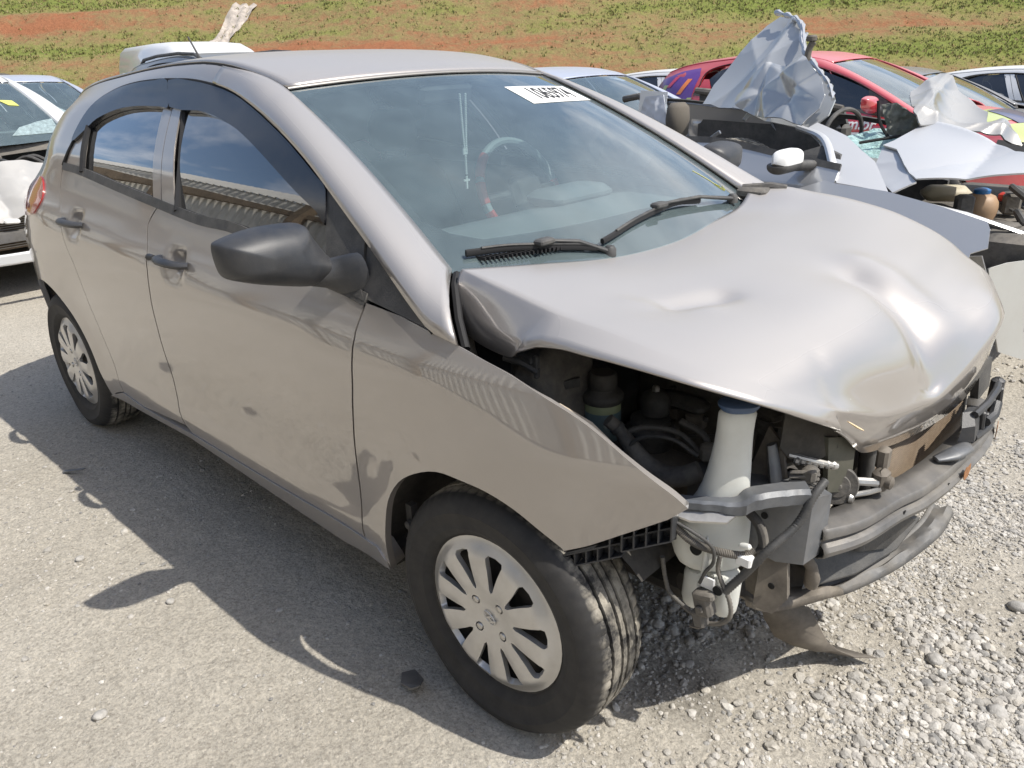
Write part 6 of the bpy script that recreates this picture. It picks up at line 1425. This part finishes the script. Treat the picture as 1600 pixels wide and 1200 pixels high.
def wl(k): return [tuple(Vector(p)-O_) for p in OL[k]]
proof=paint('bare_bent_sheet',(.40,.415,.42),metal=.45,rough=.38,dustamt=.25)
sheet3('peeled_roof',wl('w_roof'),proof,wk,.022,1.6,21,.014,label='roof skin torn up and folded over',rib=folds(14,7,.42,.3))
sheet3('folded_roof_edge',[tuple(Vector(p)+Vector((.0,-.05,0))) for p in wl('w_roof2')],proof,wk,.03,2.6,33,.012,bulge=.07,rib=folds(9,9,.60,.16))
def on_roof(f,g,up=.012):
    A=Vector(wl('w_roof')[11]); B=Vector(wl('w_roof')[1]); return A.lerp(B,f)+Vector((.0,-up*2,up))+Vector((.62,-.2,-.35))*g
b=MB(); b.tube([on_roof(.12,.42),on_roof(.45,.36),on_roof(.95,.22)],[.016,.018,.016],8,flat=.6); b.build('roof_stiffener',pwr,wk)
b=MB(); rr=wl('w_roof'); b.tube(crom([Vector(rr[i])+Vector((0,-.03,0)) for i in (0,1,2,3,4)],6),[.012+.006*sin(i*1.7) for i in range(25)],7); b.tube(crom([Vector(rr[i])+Vector((.02,-.05,-.01)) for i in (1,2,3,4,5,6)],6),[.010+.006*sin(i*2.3) for i in range(31)],7); b.build('torn_edge',pwr,wk)
pp=wl('w_pipe'); b=MB(); b.tube(crom([tuple(Vector(pp[0])+Vector((0,0,-.1))),pp[0],tuple(Vector(pp[0]).lerp(Vector(pp[1]),.6)),tuple(Vector(pp[1])+Vector((.01,0,0)))],5),.016,9); b.lathe([(.02,0),(.026,.005),(.026,.022),(.018,.03)],pp[1],'z',14); b.build('bent_pipe',M['browngrey'],wk)
sheet3('front_wing',wl('w_fender'),pwr,wk,.003,2,8,.03,bulge=.015)
sheet3('scuttle_side',wl('w_cowl'),pwr,wk,.0015,2,9,.02,bulge=.02)
sheet3('crushed_bonnet',wl('w_hood'),pwr,wk,.012,1.2,12,.020,bulge=.02,rib=folds(6,3,.35,.2))
sheet3('bonnet_side_fold',wl('w_hoodside'),pwr,wk,.015,4,13,.02)
sheet3('upright_bonnet_half',wl('w_sheet'),paint('scraped_inner_sheet',(.27,.265,.25),metal=.5,rough=.32,dustamt=.3),wk,.03,2.4,17,.012,rib=folds(31,10,.60,.3))
sheet3('bumper_skin',wl('w_bumper'),mat('beige_white_bumper',(.50,.50,.47),.5,dustamt=.3),wk,.0015,2,15,.03)
# far side and door tops, black trim
b=MB(); b.plate([(-2.0,.80,.5),(-2.0,.80,1.165),(-1.2,.80,1.10),(-1.0,.80,1.06),(-.90,.80,.80),(-.35,.78,.70),(-.35,.78,.5)],(0,1,0),.03); b.build('far_door_trim',M['black_plastic'],wk,False)
b=MB(); b.tube([(-2.02,.785,1.175),(-1.2,.785,1.11),(-1.0,.775,1.075)],.022,8); b.build('far_door_rail',M['dirty_black'],wk)
b=MB(); rows=[[(x,-.80+.03,z) for z in (.5,.8,.955+.0)] for x in np.linspace(-2.0,-.42,8)]; b.loft(rows,closed=False); b.build('near_door_trim',M['black_plastic'],wk)
b=MB(); b.plate([(-.62,-.70,.98),(-.50,-.66,1.02),(-.40,-.68,.99),(-.33,-.76,.86),(-.40,-.80,.80),(-.60,-.80,.86)],(0,1,0),.03); b.build('pillar_root',M['black_plastic'],wk,ang=25)
b=MB(); b.tube(crom([(-.68,-.50,1.08),(-.52,-.60,1.05),(-.42,-.72,.98),(-.36,-.80,.88),(-.35,-.82,.80)],6),.020,8,flat=.7); b.build('door_opening_edge',pwr,wk)
cw=Vector(OL['w_mirror'][0])-O_+Vector((-.05,0,-.018))
b=MB(); rr=[]
for t in np.linspace(-1,1,11):
    k=(1-abs(t)**5)**.45*.98+.02; rr.append([(cw.x+.048*k*(abs(cos(a))**.6)*(1 if cos(a)>0 else -.5),cw.y+.108*t,cw.z+.012+.048*k*max(-.25,(abs(sin(a))**.6)*(1 if sin(a)>0 else -1))) for a in [2*pi*j/18 for j in range(18)]])
b.loft(rr); mr=b.build('door_mirror',M['white'],wk,ang=60,fix=True)
b=MB(); rr=[]
for t in np.linspace(-1,1.0,11):
    k=(1-abs(t)**5)**.45*.98+.02; rr.append([(cw.x+.047*k*cos(a),cw.y+.108*t,cw.z-.004+.036*k*min(.25,sin(a))) for a in [2*pi*j/18 for j in range(18)]])
b.loft(rr); b.tube([(cw.x,cw.y+.06,cw.z-.015),(cw.x+.03,cw.y+.14,cw.z-.02),(cw.x+.06,cw.y+.22,cw.z-.03)],.024,10); b.build('mirror_base',M['black_plastic'],mr,ang=60,fix=True)
o=link('dashboard',P_['dashboard'][0].data,None,wk); o.location=(-.02,0,-.06)
tc_=Vector(OL['w_tyre'][0])-O_; sp_=bpy.data.objects.new('loose_tyre',_T); COL.objects.link(sp_); sp_.location=(OL['w_tyre'][0][0],OL['w_tyre'][0][1]+.05,.70); sp_.rotation_euler=(radians(12),0,radians(20)); tag(sp_,'loose black tyre lying inside the crushed silver car','tyre')
hc_=Vector(OL['w_headrest'][0])-O_; b=MB(); rr=[]
for z,k in ((-.11,.6),(-.085,.95),(0,1.05),(.06,.95),(.085,.6)): rr.append([(hc_.x+.055*k*cos(a),hc_.y+.085*k*sin(a),hc_.z+z) for a in [2*pi*j/16 for j in range(16)]])
b.loft(rr); b.build('headrest',mat('grey_brown_fabric',(.13,.115,.095),.95,bump=.2,bscale=200),wk,ang=70)
b=MB(); b.bbox((hc_.x+.02,hc_.y,hc_.z-.42),(.16,.46,.56),.06,Matrix.Rotation(radians(-10),3,'Y')); b.bbox((hc_.x+.35,hc_.y,hc_.z-.65),(.5,.46,.14),.05); b.build('seat_back',M['fabric'],wk)
ab=Vector(OL['w_airbag'][0])-O_; sheet3('airbag',[tuple(ab+Vector(p)) for p in ((-.06,0,.14),(.06,0,.15),(.12,-.02,.0),(.13,-.03,-.2),(-.14,0,-.2),(-.12,0,.02))],mat('airbag_cloth',(.66,.68,.72),.8),wk,.03,10,4,.02,bulge=.03)
pv=Vector(OL['w_paper'][0])-O_; b=MB(); b.plate([tuple(pv+Vector(p)) for p in ((-.10,0,-.10),(.10,0,-.10),(.12,0,.08),(-.08,0,.09))],(0,1,0),.002); b.build('paper_sheet',M['white'],wk,False)
bm_=Vector(OL['w_blackmir'][0])-O_; b=MB(); b.tube([tuple(bm_+Vector((-.16,0,.03))),tuple(bm_+Vector((-.04,0,.05))),tuple(bm_+Vector((.04,0,.0))),tuple(bm_+Vector((.05,0,-.1)))],.022,9); b.build('grab_handle',M['black_plastic'],wk)
swv=Vector(OL['w_swheel'][0])-O_; b=MB(); b.tube([tuple(swv+Vector((.02*cos(a),.17*cos(a)*.4+.15*cos(a),.14*sin(a)-.02))) for a in np.linspace(0,2*pi,33)],.013,8,cap=False); b.bbox(tuple(swv),(.06,.12,.08),.02); b.build('steering_wheel',M['black_plastic'],wk)
g=OL['w_glass']; ga=Vector(g[0])-O_; sheet3('shattered_windscreen',[tuple(ga+Vector(p)) for p in ((-.24,-.10,.02),(-.10,.15,.07),(.08,.3,.10),(.20,.15,.06),(.16,-.1,.0),(-.02,-.25,-.05))],mat('shattered_glass',(.36,.56,.54),.3,coat=.5,var=.45,scale=60,bump=1,bscale=140),wk,.03,12,6,.015)
b=MB(); b.tube([tuple(ga+Vector((-.06,-.12,.03))),tuple(ga+Vector((.10,-.02,.06)))],.008,6); b.build('wiper_blade',M['rubber'],wk)
gb=Vector(g[1])-O_; sheet3('torn_trim',[tuple(gb+Vector(p)) for p in ((-.13,0,.08),(-.06,0,.09),(.04,.02,.02),(.12,.02,-.06),(.02,0,-.10),(-.08,0,-.06))],mat('grey_torn_plastic',(.16,.17,.15),.7,var=.4,scale=30,dustamt=.3),wk,.05,16,2,.012)
b=MB(); b.tube(crom([tuple(gb+Vector(p)) for p in ((-.14,-.02,.10),(-.12,-.02,.0),(-.06,-.02,-.08),(0,-.02,-.12))],5),.008,6); b.build('hanging_seal',M['rubber'],wk)
br_=MB(); a0=Vector((-1.35,2.05,.86))-O_
for i in range(7): br_.bbox(tuple(a0+Vector((.035*i,0,.028*i+.008*sin(i*2)))),(.05,.012,.022+.006*(i%2)),.003,Matrix.Rotation(-.6,3,'Y'))
br_.build('seat_rail_bracket',M['alu'],wk)
# its open engine bay
b=MB(); b.bbox((.10,0,.52),(.70,1.35,.40),.03)
for i in range(26): b.bbox((rnd.uniform(-.15,.50),rnd.uniform(-.62,.3),rnd.uniform(.50,.80)),(rnd.uniform(.03,.16),rnd.uniform(.03,.16),rnd.uniform(.03,.10)),.01,Matrix.Rotation(rnd.uniform(0,3),3,'Z'))
b.build('engine_block',M['dirty_black'],wk)
b=MB()
for i in range(14):
    a=Vector((rnd.uniform(.1,.5),rnd.uniform(-.66,.1),rnd.uniform(.45,.82))); b.tube(crom([a,a+Vector((rnd.uniform(-.1,.1),.05,.04)),a+Vector((rnd.uniform(-.15,.15),.1,-.05)),a+Vector((rnd.uniform(-.15,.15),.05,-.22))],4),rnd.choice((.006,.010,.014)),7)
b.build('engine_hose',M['black_plastic'],wk)
b=MB(); b.plate([(.0,.1,.93),(.7,-.1,.90),(.7,.6,.90),(-.1,.6,.95)],(0,0,-1),.01); b.build('bonnet_inner',M['gap'],wk)
rv=Vector(OL['w_reservoir'][0])-O_; b=MB(); b.lathe([(.03,-.062),(.065,-.05),(.072,-.02),(.073,.0),(.070,.02),(.055,.045),(.03,.055)],tuple(rv),'z',22); ex_=b.build('expansion_tank',mat('aged_tan_plastic',(.38,.25,.15),.5,dustamt=.2),wk)
b=MB(); b.lathe([(.03,.05),(.034,.056),(.034,.070),(.022,.076)],tuple(rv),'z',16); b.build('tank_cap',mat('blue_plastic',(.03,.15,.38),.4),ex_)
jg=Vector(OL['w_jug'][0])-O_; b=MB(); b.bbox(tuple(jg+Vector((0,.0,-.01))),(.20,.12,.065),.025,Matrix.Rotation(.5,3,'Z')); b.build('washer_bottle',mat('cream_plastic',(.50,.45,.33),.5,dustamt=.2),wk,ang=60)
bw=[tuple(Vector(p)-O_) for p in OL['w_bar']]; b=MB(); b.tube([bw[0],bw[1],bw[2]],[.016,.018,.018],6,flat=.5); b.build('front_panel_bar',pwr,wk,ang=25)
b=MB(); b.bbox(tuple(rv+Vector((.08,.10,.03))),(.07,.05,.04),.008); b.build('red_terminal_cover',M['redpart'],wk)
b=MB(); b.bbox(tuple(rv+Vector((.15,.12,.03))),(.03,.03,.02),.004); b.build('red_terminal_cover',M['redpart'],wk)
b=MB(); b.plate([(.20,-.86,.66),(.26,-.86,.67),(.29,-.86,.60),(.24,-.86,.54),(.19,-.86,.58)],(0,1,0),.012); b.tube([(.21,-.87,.60),(.16,-.87,.56),(.17,-.87,.50)],.010,7); b.build('torn_bracket',M['alu'],wk,ang=25)
